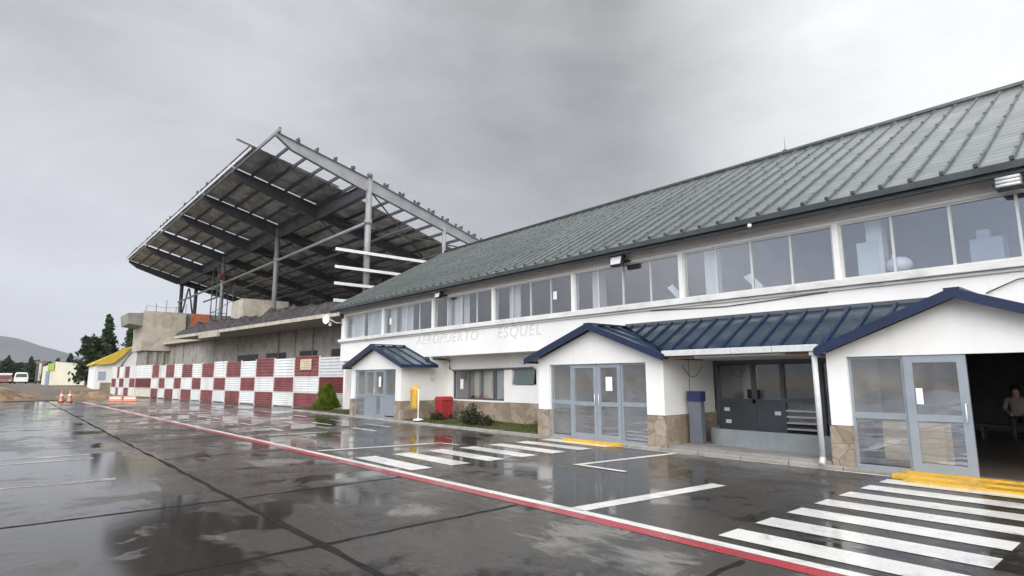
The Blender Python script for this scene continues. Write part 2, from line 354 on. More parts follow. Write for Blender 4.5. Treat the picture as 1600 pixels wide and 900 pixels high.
# ------------------------------------------------------------------ mesh helpers
class MB:
    def __init__(s): s.bm = bmesh.new(); s.mi = 0
    def face(s, pts, mi=None):
        vs = [s.bm.verts.new(p) for p in pts]
        try: f = s.bm.faces.new(vs)
        except ValueError: return None
        f.material_index = s.mi if mi is None else mi; return f
    def box(s, x0, x1, y0, y1, z0, z1, mi=None, bev=0):
        x0, x1 = sorted((x0, x1)); y0, y1 = sorted((y0, y1)); z0, z1 = sorted((z0, z1))
        return s.hull([(x0, y0), (x1, y0), (x1, y1), (x0, y1)], z0, z1, mi, bev)
    def hull(s, poly, z0, z1, mi=None, bev=0):
        """prism over a ground polygon"""
        return s.prism([(p[0], p[1], z0) for p in poly], (0, 0, z1-z0), mi, bev)
    def prism(s, pts, ext, mi=None, bev=0):
        a = [s.bm.verts.new(p) for p in pts]; e = Vector(ext); c = [s.bm.verts.new(Vector(p)+e) for p in pts]
        fs = [s.bm.faces.new(a[::-1]), s.bm.faces.new(c)]
        n = len(pts)
        for i in range(n): fs.append(s.bm.faces.new((a[i], a[(i+1) % n], c[(i+1) % n], c[i])))
        for f in fs: f.material_index = s.mi if mi is None else mi
        if bev:
            es = list({e for f in fs for e in f.edges})
            bmesh.ops.bevel(s.bm, geom=es, offset=bev, segments=2, profile=.6, affect='EDGES', clamp_overlap=True)
        return fs
    def bar(s, p, q, w, h, up=(0, 0, 1), mi=None):
        p = Vector(p); q = Vector(q); d = (q-p).normalized(); u = Vector(up)
        if abs(d.dot(u)) > .98: u = Vector((0, 1, 0))
        sx = d.cross(u).normalized(); uz = sx.cross(d).normalized()
        ring = [p+sx*a*w/2+uz*b*h/2 for a, b in ((-1, -1), (1, -1), (1, 1), (-1, 1))]
        return s.prism(ring, q-p, mi)
    def ibeam(s, p, q, w, h0, h1, tf=.04, tw=.03, up=(0, 0, 1)):
        """tapered I section, depth h0 at p and h1 at q, p-q is the TOP edge line"""
        p = Vector(p); q = Vector(q); d = (q-p).normalized(); u = Vector(up); sx = d.cross(u).normalized(); uz = sx.cross(d).normalized()
        def quad(o0, o1, wd, th0a, th0b, th1a, th1b):
            a = [o0+sx*e*wd/2-uz*t for e, t in ((-1, th0a), (1, th0a), (1, th0b), (-1, th0b))]
            c = [o1+sx*e*wd/2-uz*t for e, t in ((-1, th1a), (1, th1a), (1, th1b), (-1, th1b))]
            a = [s.bm.verts.new(x) for x in a]; c = [s.bm.verts.new(x) for x in c]
            for f in (a, c[::-1]): s.bm.faces.new(f).material_index = s.mi
            for i in range(4): s.bm.faces.new((a[i], c[i], c[(i+1) % 4], a[(i+1) % 4])).material_index = s.mi
        quad(p, q, w, 0, tf, 0, tf); quad(p, q, w, h0-tf, h0, h1-tf, h1); quad(p, q, tw, tf, h0-tf, tf, h1-tf)
    def tube(s, pts, r, seg=8, r2=None, mi=None, cap=True):
        pts = [Vector(p) for p in pts]; rings = []
        for i, p in enumerate(pts):
            d = (pts[min(i+1, len(pts)-1)]-pts[max(i-1, 0)]).normalized()
            a = d.orthogonal().normalized() if abs(d.z) < .9 else Vector((1, 0, 0)); a = (a-d*a.dot(d)).normalized(); b = d.cross(a)
            rr = r if r2 is None else r+(r2-r)*i/(len(pts)-1)
            rings.append([s.bm.verts.new(p+a*rr*math.cos(k*2*math.pi/seg)+b*rr*math.sin(k*2*math.pi/seg)) for k in range(seg)])
        for i in range(len(rings)-1):
            for k in range(seg):
                f = s.bm.faces.new((rings[i][k], rings[i][(k+1) % seg], rings[i+1][(k+1) % seg], rings[i+1][k]))
                f.material_index = s.mi if mi is None else mi; f.smooth = True
        if cap:
            for rg in (rings[0][::-1], rings[-1]):
                s.bm.faces.new(rg).material_index = s.mi if mi is None else mi
    def lathe(s, prof, c=(0, 0, 0), seg=20, mi=None, sx=1, sy=1):
        c = Vector(c); rings = []
        for r, z in prof: rings.append([s.bm.verts.new(c+Vector((r*sx*math.cos(k*2*math.pi/seg), r*sy*math.sin(k*2*math.pi/seg), z))) for k in range(seg)])
        for i in range(len(rings)-1):
            for k in range(seg):
                f = s.bm.faces.new((rings[i][k], rings[i][(k+1) % seg], rings[i+1][(k+1) % seg], rings[i+1][k]))
                f.material_index = s.mi if mi is None else mi; f.smooth = True
        for rg in (rings[0][::-1], rings[-1]):
            try: s.bm.faces.new(rg).material_index = s.mi if mi is None else mi
            except ValueError: pass
    def build(s, name, m, parent=None, recalc=True):
        if recalc: bmesh.ops.recalc_face_normals(s.bm, faces=s.bm.faces)
        me = bpy.data.meshes.new(name); s.bm.to_mesh(me); s.bm.free()
        for x in (m if isinstance(m, (list, tuple)) else [m]): me.materials.append(x)
        o = bpy.data.objects.new(name, me); COL.objects.link(o)
        if parent is not None:
            o.parent = parent
            w = Vector((0, 0, 0)); q = parent
            while q is not None: w += q.location; q = q.parent
            o.location = -w
        return o
def thing(name, label, cat, loc=(0, 0, 0), group=None):
    o = bpy.data.objects.new(name, None); COL.objects.link(o); o.location = loc; o.empty_display_size = .3
    return tag(o, label, cat, group)
def tag(o, label, cat, group=None):
    o['label'] = label; o['category'] = cat
    if group: o['group'] = group
    return o
def struct(o, kind='structure'):
    o['kind'] = kind; return o
def settle(o, loc):
    """give a single-mesh thing its own base point"""
    loc = Vector(loc); o.data.transform(Matrix.Translation(-loc)); o.location = loc; return o

# ------------------------------------------------------------------ ground, apron, road markings
def gz(x, y):
    d = math.hypot(x, y); t = max(0, min(1, (d-62)/70)) if x < -20 else 0
    t = t*t*(3-2*t); return -.03+t*.95
b = MB(); rings = []
rad = [0, 20, 40, 55, 62, 70, 80, 90, 100, 110, 125, 145, 180, 240, 340, 500, 800, 1400, 2600, 5000, 9000]
seg = 96
for r in rad[1:]:
    rings.append([b.bm.verts.new((r*math.cos(a*2*math.pi/seg), r*math.sin(a*2*math.pi/seg), gz(r*math.cos(a*2*math.pi/seg), r*math.sin(a*2*math.pi/seg)))) for a in range(seg)])
c0 = b.bm.verts.new((0, 0, -.03))
for k in range(seg): b.bm.faces.new((c0, rings[0][k], rings[0][(k+1) % seg]))
for i in range(len(rings)-1):
    for k in range(seg): b.bm.faces.new((rings[i][k], rings[i+1][k], rings[i+1][(k+1) % seg], rings[i][(k+1) % seg])).smooth = True
struct(b.build('ground', M_SOIL))
b = MB(); nx, ny = 60, 40
xs = [-60.5+ (100.5)*i/nx for i in range(nx+1)]; ys = [-45+(56.8)*j/ny for j in range(ny+1)]
def edge_x(y): return -59.6+.5*math.sin(y*.7)+.25*math.sin(y*2.3)+(.25*max(0, -y))*-.4
gv = [[b.bm.verts.new((x if i else edge_x(y), y, 0)) for j, y in enumerate(ys)] for i, x in enumerate(xs)]
for i in range(nx):
    for j in range(ny): b.bm.faces.new((gv[i][j], gv[i+1][j], gv[i+1][j+1], gv[i][j+1]))
struct(b.build('apron_ground', M_ASPH))
# strip of tarmac in front of the hoarding (between the kerb line and the fence foot)
b = MB(); b.face([(-58, 11.8, 0), (-32.5, 11.8, 0), (-32.5, 14.6, 0), (-58, 14.6, 0)][0:4]); struct(b.build('verge_ground', M_ASPH))
def strip(name, pts, w, m, z=.004, wob=0.0):
    b = MB(); pts = [Vector((p[0], p[1], 0)) for p in pts]; P = []
    for i in range(len(pts)-1):
        n = max(1, int((pts[i+1]-pts[i]).length/(.14 if wob else 3)))
        P += [pts[i].lerp(pts[i+1], k/n) for k in range(n)]
    P.append(pts[-1]); prev = None
    for i, p in enumerate(P):
        d = (P[min(i+1, len(P)-1)]-P[max(0, i-1)]).normalized(); nrm = Vector((-d.y, d.x, 0))
        off = nrm*wob*(noise.noise(p*.9)*1.2+.6*noise.noise(p*3.7)); wd = w*(1+.75*noise.noise(p*1.3+Vector((9, 3, 1)))+.65*noise.noise(p*4.3+Vector((2, 7, 1)))) if wob else w
        wd = max(w*.25, wd)
        cur = (b.bm.verts.new(p+off+nrm*wd/2+Vector((0, 0, z))), b.bm.verts.new(p+off-nrm*wd/2+Vector((0, 0, z))))
        if prev: b.bm.faces.new((prev[0], cur[0], cur[1], prev[1]))
        prev = cur
    return struct(b.build(name, m))
RL = [(14, 5.66), (-5.4, 5.66), (-17.6, 5.42), (-34, 5.0), (-55, 4.42)]
strip('red_road_line', [(x, y-.10) for x, y in RL], .20, M_MARKR)
strip('white_road_line', [(x, y+.085) for x, y in RL], .15, M_MARK)
strip('white_road_line', [(14, 11.68), (-12, 11.68), (-30, 11.9), (-56, 9.1)], .10, M_MARKW)
# zebra crossing in front of the right porch, stripes parallel to the facade
b = MB()
for k in range(7):
    y = 6.02+k*.815; b.face([(-3.62, y, .005), (-1.42, y, .005), (-1.42, y+.43, .005), (-3.62, y+.43, .005)])
struct(b.build('road_markings', M_MARK))
b = MB()
for k in range(7):
    y = 5.88+k*.91; b.face([(-12.1, y, .005), (-9.77, y, .005), (-9.77, y+.47, .005), (-12.1, y+.47, .005)])
struct(b.build('road_markings', M_MARK))
strip('parking_road_line', [(-5.5, 5.8), (-5.22, 8.8)], .26, M_MARK)
strip('parking_road_line', [(-8.22, 8.65), (-7.93, 11.6)], .16, M_MARK); strip('parking_road_line', [(-8.25, 8.70), (-7.02, 8.70)], .13, M_MARK, .009)
strip('parking_road_line', [(-13.85, 5.75), (-13.3, 8.9)], .16, M_MARK); strip('parking_road_line', [(-13.3, 8.85), (-12.6, 8.95)], .12, M_MARK, .009)
for i, xx in enumerate((-18.6, -22.0, -26.0, -30.5, -35.5, -41, -47)):
    strip('parking_road_line', [(xx, 6.2+.2*(i % 2)), (xx+.1, 8.0)], .17, M_MARKW)
    strip('parking_road_line', [(xx-.9, 9.3-.03*i), (xx+.9, 9.3-.03*i)], .16, M_MARKW)
    strip('parking_road_line', [(xx-2.6, 7.1), (xx-1.2, 7.05)], .14, M_MARKW); strip('parking_road_line', [(xx-2.2, 8.6), (xx-1.1, 8.6)], .18, M_MARKW)
    if i < 5: strip('parking_road_line', [(xx-.2, 10.4), (xx-1.9, 10.4)], .16, M_MARKW)
# pavement joints
strip('pavement_strip', [(8, 2.66), (-60, 2.55)], .070, M_CRACK, .003, .03)
for xx in (-12.9, -16.4, -17.25, -21.1, -22.8, -28): strip('road_sheen_line', [(xx-.2, -14), (xx+.5, 1.6)], .22, M_FAINT, .003, .02)  # pale strips stand for light reflected along the seams
for xx in (-2.9, -6.12, -9.2, -14.6, -19, -25.8):
    if xx > -12: strip('pavement_strip', [(xx-.1, -20), (xx, 2.6)], .075, M_CRACK, .0025, .03)
    strip('pavement_strip', [(xx, 2.7), (xx-.1, 5.4)], .06, M_CRACK, .0025, .04)

# pavement with kerb, lawn strip
b = MB(); b.hull([(-32.5, 11.99), (10, 11.99), (10, 20), (-32.5, 20)], -.2, .055); struct(b.build('pavement', M_PAVE))
b = MB(); b.hull([(-8.30, 11.90), (-4.70, 11.90), (-4.70, 14.1), (-8.30, 14.1)], .0, .125, bev=.012); struct(b.build('entrance_pavement', M_PAVE))
b = MB()
x = -32.5
while x < 10:
    b.box(x+.008, min(10, x+.99), 11.84, 11.985, -.2, .058+.008*random.random(), bev=.012); x += 1.0
struct(b.build('kerb', M_KERB))
b = MB()
for x0, x1, y0, y1 in ((-20.6, -12.75, 12.02, 14.05), (-32.4, -25.2, 12.02, 13.3)): b.box(x0, x1, y0, y1, .02, .075)
struct(b.build('lawn', M_LAWN))
b = MB()
for k in range(9000):
    if k % 4: x, y = random.uniform(-20.6, -12.8), random.uniform(12.0, 14.0)
    else: x, y = random.uniform(-32.3, -25.2), random.uniform(12.0, 13.3)
    if noise.noise(Vector((x*1.1, y*1.6, 0))) < -.12 and random.random() < .8: continue
    h = random.uniform(.03, .09); a = random.uniform(0, 6.28); w = .010+.012*random.random(); l = Vector((math.cos(a), math.sin(a), 0)); t = Vector((random.uniform(-.04, .04), random.uniform(-.04, .04), h))
    p = Vector((x, y, .07)); b.face([p-l*w, p+l*w, p+t])
struct(b.build('grass', M_GRASS, recalc=False), 'stuff')

# dirt heap and site track at the apron's far end
def heap(name, cx, cy, rx, ry, h, m, seed):
    b = MB(); n = 40; g = []
    for i in range(n+1):
        row = []
        for j in range(n+1):
            u, v_ = i/n*2-1, j/n*2-1; p = Vector((cx+u*rx, cy+v_*ry, 0)); r = math.sqrt(u*u+v_*v_)
            f = max(0, 1-r*r)**1.1; nz = noise.fractal(Vector((p.x*.35+seed, p.y*.35, seed)), 1, 2, 5)
            row.append(b.bm.verts.new((p.x, p.y, -.12+h*f*(1+.75*nz)+.12*f*noise.noise(p*2.1)+gz(p.x, p.y))))
        g.append(row)
    for i in range(n):
        for j in range(n): b.bm.faces.new((g[i][j], g[i+1][j], g[i+1][j+1], g[i][j+1])).smooth = False
    return b.build(name, m)
o = heap('dirt_heap', -66.5, -1.4, 4.6, 4.6, .80, M_MOUND, 3.1); settle(o, (-66.5, -1.4, 0)); tag(o, 'tall ochre heap of bare soil at the end of the apron near the vehicles', 'dirt heap')
o = heap('dirt_heap', -67.5, 6.0, 3.0, 3.0, .55, M_MOUND, 8.4); settle(o, (-67.5, 6, 0)); tag(o, 'low flat soil heap behind the two traffic cones', 'dirt heap')
strip('dirt_road', [(-60, 1.9), (-75, 2.6), (-95, 3.0), (-130, 1.0)], 4.2, M_TRACK, .0)
tr = bpy.data.objects['dirt_road']
for vtx in tr.data.vertices: vtx.co.z = gz(vtx.co.x, vtx.co.y)+.06

# ------------------------------------------------------------------ terminal building
TB = thing('terminal_building', 'long white two storey terminal with green ribbed roof and navy gabled porches', 'building', (-14, 12, .12))
XL, XR = -29.3, 6.0
YF, YL = 13.2, 14.1
BAYS = [-28.85, -24.8, -20.5, -16.5, -12.5, -8.6, -4.77, -.75, 3.3]
ZS, ZT = 3.75, 4.90
b = MB()
b.box(XL, XR, YF, YF+.22, 2.57, 3.70)                                 # spandrel of the upper floor
b.box(XL, XR, YF, YF+.22, 4.93, 5.46)                                 # band above the windows
b.box(XL, BAYS[0]-.06, YF, YF+.22, 3.70, 4.93)
b.box(XL+.22, XR, YF+.22, YL+.2, 2.57, 2.74)                            # overhang soffit slab
b.prism([(XL, YF+.22, 0.12), (XL, 25.8, .12), (XL, 25.8, 6.2), (XL, 20, 9.25), (XL, YF+.22, 5.55)], (.22, 0, 0))
b.box(XL+.22, XR, 25.6, 25.8, .12, 6.0)
b.prism([(XR, YF, 2.57), (XR, 25.8, 2.57), (XR, 25.8, 6.2), (XR, 20, 9.25), (XR, YF, 5.55)], (.22, 0, 0))
b.box(4.6, XR, YL, YL+.2, .12, 2.57)
# lower wall between the left and middle porches with its two openings
b.box(-20.65, -20.28, YL, YL+.2, .80, 2.57); b.box(-20.28, -12.7, YL, YL+.2, 2.02, 2.57)
b.box(-16.95, -16.50, YL, YL+.2, .80, 2.02); b.box(-15.18, -12.7, YL, YL+.2, .80, 2.02)
b.box(-16.50, -15.18, YL, YL+.2, .80, 1.42); b.box(-20.28, -16.95, YL, YL+.2, .72, .84)
b.box(-8.35, -4.65, YL, YL+.2, 2.12, 2.57); b.box(-20.80, -20.644, 13.24, YL, 1.9, 2.568)
b.box(XL, -25.15, 14.9, 15.1, .12, 2.57)
b.build('wall', M_WHITE, TB)
b = MB(); b.box(-20.63, -12.72, YL-.03, YL+.18, .05, .785); b.build('stone_base', M_STONE, TB)
# sill ledge with its drip line
b = MB(); b.box(XL-.12, XR, YF-.13, YF+.05, 3.565, 3.715, bev=.012); b.box(XL-.06, XR, YF-.05, YF+.03, 3.50, 3.56); b.build('ledge', M_LEDGE, TB)
# eave board and sloping soffit
b = MB(); b.box(XL-.25, XR, 12.93, 13.19, 5.20, 5.24); b.box(XL-.25, XR, YF-.035, YF-.005, 4.99, 5.20); b.build('eave_board', M_FASCIA, TB)
# roof
EY, EZ, RY, RZ = 12.75, 5.36, 20.0, 9.42
XA, XB = -29.75, XR+.4
sl_ = (RZ-EZ)/(RY-EY)
b = MB()
th = .08
b.prism([(XA, EY, EZ-th), (XA, RY, RZ-th), (XA, 27.2, RZ-th-sl_*7.2), (XA, 27.2, RZ-sl_*7.2), (XA, RY, RZ), (XA, EY, EZ)], (XB-XA, 0, 0))
rf = b.build('roof', M_ROOF, TB)
b = MB(); x = XA+.06; nrm_ = Vector((0, -(RZ-EZ), RY-EY)).normalized(); rr_ = random.Random(9)
while x < XB:
    for k in range(7):
        t = (k+.4+.2*rr_.random())/7; p = Vector((x, EY+(RY-EY)*t, EZ+(RZ-EZ)*t+.045))
        if rr_.random() < .8: b.bar(p, p+nrm_*.02, .045, .045, mi=1)
    b.bar((x, EY-.03, EZ+.018), (x, RY, RZ+.012), .042, .042, up=(1, 0, 0), mi=0)
    b.box(x-.032, x+.032, EY-.085, EY-.035, EZ-.01, EZ+.055, mi=1)
    x += .5
b.build('standing_ribs', [M_RIB, M_GUT], rf)
b = MB(); b.tube([(XA, RY, RZ+.03), (XB, RY, RZ+.03)], .10, 8); b.build('ridge_cap', M_GUT, rf)
b = MB(); b.box(XA, XB, EY-.12, EY+.06, EZ-.17, EZ-.05); b.box(XA, XB, EY-.02, EY+.10, EZ-.25, EZ-.172); b.build('gutter', M_GUT, TB)
b = MB(); b.bar((XA-.01, EY, EZ-.05), (XA-.01, RY, RZ-.05), .05, .22, up=(1, 0, 0)); b.build('verge_trim', M_GUT, rf)
# inside of the upper floor
b = MB(); b.box(XL+.22, XR, YF+.22, 19, 2.745, 2.80); b.build('upper_floor', M_UPROOM, TB)
b = MB(); b.box(XL+.22, XR, 18.5, 18.6, 2.80, 5.40); b.build('inner_wall', M_UPROOM, TB)
b = MB(); b.box(XL+.22, XR, YF+.22, 18.5, 5.30, 5.38); b.build('ceiling', M_UPROOM, TB)
for xx in BAYS[1:]:
    b = MB(); b.box(xx+.45, xx+.75, 13.62, 13.92, 2.80, 5.30); b.build('column', M_WHITE, TB)
# upper windows
for i in range(len(BAYS)-1):
    x0, x1 = BAYS[i]+.06, BAYS[i+1]-.06
    b = MB(); w = .045
    b.box(x0, x1, YF+.03, YF+.10, 4.885, 4.93); b.box(x0, x1, YF+.03, YF+.10, 3.70, 3.755)
    n = 4; cuts = [x0+(x1-x0)*k/n for k in range(n+1)]
    for k, c in enumerate(cuts):
        b.box(c-(w if k == n else w/2 if k else 0), c+(w if k == 0 else w/2 if k < n else 0), YF+.031+.02*(k % 2), YF+.099, 3.756, 4.884)
    wd = b.build('window', M_ALUL, TB)
    b = MB(); b.face([(x0, YF+.07, 3.755), (x1, YF+.07, 3.755), (x1, YF+.07, 4.885), (x0, YF+.07, 4.885)]); b.build('pane', M_GLASSU, wd)
for xx in BAYS[1:-1]: b = MB(); b.box(xx-.058, xx+.058, YF-.02, YF+.22, 3.716, 4.93); b.build('window_post', M_WHITE, TB)
# curtains behind some upper panes
def curtain(x0, x1, y, z0, z1, m, parent, amp=.03):
    b = MB(); n = max(8, int((x1-x0)/.035)); prev = None
    for k in range(n+1):
        x = x0+(x1-x0)*k/n; yy = y+amp*math.sin(k*1.15+x0)+amp*.5*math.sin(k*.43)
        cur = (b.bm.verts.new((x, yy, z0)), b.bm.verts.new((x, yy, z1)))
        if prev: b.bm.faces.new((prev[0], cur[0], cur[1], prev[1])).smooth = True
        prev = cur
    return b.build('curtain', m, parent)
for x0, x1 in ((-28.7, -27.2), (-26.8, -25.3), (-24.6, -23.9), (-23.6, -22.5), (-19.3, -18.8), (-18.7, -18.3), (-15.6, -15.3)): curtain(x0, x1, YF+.30, 3.2, 5.2, M_CURTW, TB)
# ground floor windows
b = MB(); x0, x1 = -20.28, -16.95
b.box(x0, x1, YL+.06, YL+.12, 1.975, 2.02); b.box(x0, x1, YL+.06, YL+.12, .84, .89)
for k, c in enumerate((x0, x0+1.05, x0+1.9, x0+2.75, x1)): b.box(c-(.045 if k == 4 else .0 if k == 0 else .022), c+(.045 if k == 0 else 0 if k == 4 else .022), YL+.061, YL+.119, .891, 1.974)
wd = b.build('window', M_ALUD, TB)
b = MB(); b.face([(x0, YL+.09, .88), (x1, YL+.09, .88), (x1, YL+.09, 1.98), (x0, YL+.09, 1.98)]); b.build('pane', M_GLASS, wd)
for c0_, c1_, m in ((-19.1, -18.75, M_CURT), (-18.55, -17.95, M_CURT), (-17.75, -17.2, M_CURTW)): curtain(c0_, c1_, YL+.26, .9, 2.0, m, TB, .025)
b = MB(); x0, x1 = -16.5, -15.18
b.box(x0, x1, YL+.06, YL+.12, 1.985, 2.02); b.box(x0, x1, YL+.06, YL+.12, 1.42, 1.455)
b.box(x0, x0+.04, YL+.061, YL+.119, 1.456, 1.984); b.box(x1-.04, x1, YL+.061, YL+.119, 1.456, 1.984)
wd = b.build('window', M_ALUL, TB)
b = MB(); b.prism([(x0+.1, YL+.06, 1.98), (x1-.1, YL+.06, 1.98), (x1-.1, YL-.03, 1.47), (x0+.1, YL-.03, 1.47)], (0, -.015, 0)); b.build('tilted_sash', M_SASH, wd)
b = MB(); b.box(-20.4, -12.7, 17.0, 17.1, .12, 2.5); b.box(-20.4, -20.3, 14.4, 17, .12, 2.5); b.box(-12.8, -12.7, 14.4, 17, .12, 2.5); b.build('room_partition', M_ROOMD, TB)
# lettering left on the spandrel
def text_mesh(txt, size, depth=.004):
    cu = bpy.data.curves.new('t', 'FONT'); cu.body = txt; cu.size = size; cu.extrude = depth; cu.shear = .18; cu.space_character = 1.15
    o = bpy.data.objects.new('t', cu); COL.objects.link(o); bpy.context.view_layer.update()
    me = bpy.data.meshes.new_from_object(o.evaluated_get(bpy.context.evaluated_depsgraph_get())); bpy.data.objects.remove(o); return me
for txt, x0, x1 in (('AEROPUERTO', -21.75, -17.35), ('ESQUEL', -16.22, -13.95)):
    me = text_mesh(txt, .55); me.materials.append(M_LET)
    xs_ = [v_.co.x for v_ in me.vertices]; me.transform(Matrix.Translation((-min(xs_), 0, 0))); wdt = max(xs_)-min(xs_)
    me.transform(Matrix.Diagonal(((x1-x0)/wdt, 1, 1, 1))); me.transform(Matrix.Rotation(R(90), 4, 'X')); me.transform(Matrix.Translation((x0, YF-.003, 3.10)))
    o = bpy.data.objects.new('lettering', me); COL.objects.link(o); o.parent = TB; o.location = -TB.location

def frost(x0, x1, y, parent, z0=.24, z1=.92, n=6):
    b = MB()
    for k in range(n):
        z = z0+(z1-z0)*k/(n-1); d = .025*math.sin(k*2.4+x0); h = .010+.010*(k % 2)
        P = [(x0+(x1-x0)*q/6, z+d*(q/6-.5)*1.6+.012*math.sin(q*1.9+k)) for q in range(7)]
        lo_ = [b.bm.verts.new((q[0], y, q[1])) for q in P]; hi_ = [b.bm.verts.new((q[0], y, q[1]+h*(.4+.6*math.sin(math.pi*(i_+.5)/7.5)))) for i_, q in enumerate(P)]
        for i_ in range(6): b.bm.faces.new((lo_[i_], lo_[i_+1], hi_[i_+1], hi_[i_]))
    return b.build('frosted_stripes', M_FROST, parent)
# ---- porches
def gable_porch(xl, xr, xe0, xe1, apex, openings, zl=.8, yb=YL, ridge_back=13.25, head=2.06, ze=2.2):
    """walls from xl to xr; roof eaves xe0..xe1; openings: glazed span in the front wall"""
    yf = 11.88; g0, g1 = openings; th = .16
    za = 3.08
    b = MB()
    def roofz(x): return za-(za-ze)*abs(x-apex)/((apex-xe0) if x < apex else (xe1-apex))-.09
    b.prism([(xl, yf, head), (g0, yf, head), (g1, yf, head), (xr, yf, head), (xr, yf, roofz(xr)), (apex, yf, roofz(apex)), (xl, yf, roofz(xl))], (0, th, 0))
    b.box(xl, g0, yf, yf+th, zl, head); b.box(g1, xr, yf, yf+th, zl, head)
    b.box(xl, xl+th, yf+th, yb, zl, roofz(xl)); b.box(xr-th, xr, yf+th, yb, zl, roofz(xr))
    pw = b.build('porch', M_WHITE, TB)
    b = MB(); e = .025
    b.box(xl-e, g0, yf-e, yf+th, .02, zl-.01); b.box(xl-e, xl+th, yf+th, yb, .02, zl-.01); b.build('stone_base', M_STONE, pw)
    b = MB(); b.box(g1, xr+e, yf-e, yf+th, .02, zl-.01); b.box(xr-th, xr+e, yf+th, yb, .02, zl-.01); b.build('stone_base', M_STONE, pw)
    b = MB(); y0, y1 = 11.60, ridge_back; t2 = .06
    b.prism([(xe0, y0, ze-t2), (apex, y0, za-t2), (xe1, y0, ze-t2), (xe1, y0, ze), (apex, y0, za), (xe0, y0, ze)], (0, y1-y0, 0))
    b.build('porch_roof', M_BLUE, pw)
    b = MB()
    for xe in (xe0, xe1):
        n = int((y1-y0)/.42)
        for k in range(n+1):
            y = y0+.05+(y1-y0-.1)*k/n; b.bar((xe, y, ze+.02), (apex, y, za+.02), .05, .05, up=(0, 1, 0))
    b.build('roof_ribs', M_BLUE, pw)
    b = MB()
    for xe in (xe0, xe1):
        s_ = 1 if xe < apex else -1
        b.prism([(xe, y0-.03, ze-.12), (apex, y0-.03, za-.12), (apex, y0-.03, za+.05), (xe, y0-.03, ze+.05)], (0, .028, 0))
        b.bar((xe-s_*.02, y0, ze-.03), (xe-s_*.02, y1, ze-.03), .04, .12)
    b.build('verge_board', M_BLUED, pw)
    b = MB(); b.bar((apex, y0-.02, za+.035), (apex, y1, za+.035), .22, .035); b.build('porch_ridge', M_BLUED, pw)
    return pw
def leaf(b, x0, x1, y, z0, z1, st=.09, mid=None, t=.05):
    b.box(x0, x0+st, y, y+t, z0, z1); b.box(x1-st, x1, y, y+t, z0, z1)
    b.box(x0+st, x1-st, y, y+t, z1-st, z1); b.box(x0+st, x1-st, y, y+t, z0, z0+st*1.4)
    if mid: b.box(x0+st, x1-st, y, y+t, mid-.055, mid+.055)
def pane(x0, x1, y, z0, z1, parent, m=None, name='pane'):
    b = MB(); b.face([(x0, y, z0), (x1, y, z0), (x1, y, z1), (x0, y, z1)]); return b.build(name, m or M_GLASSD, parent)
YD = 11.96
def handle(x, parent, y=YD-.05):
    b = MB(); b.tube([(x, y+.05, .95), (x, y, .95), (x, y, 1.25), (x, y+.05, 1.25)], .012, 6); b.build('handle', M_GALV, parent)
# left porch
P1 = gable_porch(-25.1, -20.65, -25.42, -20.12, -22.75, (-24.8, -21.1))
g = [-24.8, -23.86, -22.98, -22.10, -21.1]
b = MB(); leaf(b, g[0], g[1], YD, .06, 2.06, .05, .95); sd_ = b.build('side_light', M_ALU, TB); pane(g[0], g[1], YD+.025, .15, 2.03, sd_)
b = MB(); leaf(b, g[3], g[4], YD, .06, 2.06, .05, .95); b.box(g[3]+.05, g[4]-.05, YD+.01, YD+.03, .18, .9); sd_ = b.build('side_light', M_ALU, TB); pane(g[3], g[4], YD+.035, .9, 2.03, sd_)
b = MB(); leaf(b, g[1], g[2], YD-.02, .06, 2.06, .11, 1.0); b.box(g[1]+.1, g[2]-.1, YD, YD+.02, .2, .95); d1 = b.build('door', M_ALU, TB); pane(g[1]+.1, g[2]-.1, YD+.025, 1.0, 1.96, d1)
b = MB(); leaf(b, g[2], g[3], YD-.02, .06, 2.06, .11, 1.0); b.box(g[2]+.5, g[3]-.1, YD, YD+.02, .2, .95); d2 = b.build('door', M_ALU, TB); pane(g[2]+.1, g[3]-.1, YD+.025, .2, 1.96, d2); handle(g[2]+.06, d2)
# middle porch
P2 = gable_porch(-12.7, -8.35, -13.0, -8.15, -10.5, (-12.25, -8.86))
g = [-12.25, -11.44, -10.50, -9.70, -8.86]
for a, c in ((0, 1), (3, 4)):
    b = MB(); leaf(b, g[a], g[c], YD, .06, 2.06, .05, 1.02); sd_ = b.build('side_light', M_ALU, TB); frost(g[a]+.06, g[c]-.06, YD+.02, sd_); pane(g[a], g[c], YD+.025, .15, 2.03, sd_)
for a, c in ((1, 2), (2, 3)):
    b = MB(); leaf(b, g[a]+.005, g[c]-.005, YD-.02, .06, 2.06, .11, 1.0); d_ = b.build('door', M_ALU, TB); frost(g[a]+.12, g[c]-.12, YD+.006, d_); pane(g[a]+.1, g[c]-.1, YD+.01, .2, 1.96, d_); handle(g[2]+(.07 if a == 2 else -.07), d_)
# right porch, right leaf folded open
P3 = gable_porch(-4.65, -.35, -4.72, -.3, -2.51, (-4.3, -.75), ridge_back=13.25)
b = MB(); leaf(b, -4.3, -3.4, YD, .06, 2.06, .05, 1.0); sd_ = b.build('side_light', M_ALU, TB); frost(-4.24, -3.46, YD+.02, sd_); pane(-4.3, -3.4, YD+.025, .15, 2.03, sd_)
b = MB(); leaf(b, -3.395, -2.50, YD-.05, .06, 2.06, .13, 1.0); d_ = b.build('door', M_ALU, TB); frost(-3.26, -2.64, YD-.03, d_); pane(-3.3, -2.6, YD-.025, .2, 1.96, d_); handle(-2.56, d_, YD-.10)
b = MB(); b.box(-.83, -.78, 12.02, 12.9, .13, 2.05); b.build('door', M_ALU, TB)
b = MB(); b.box(-4.3, -.75, YD-.03, YD+.06, 2.062, 2.10); b.build('door_head', M_ALU, TB)
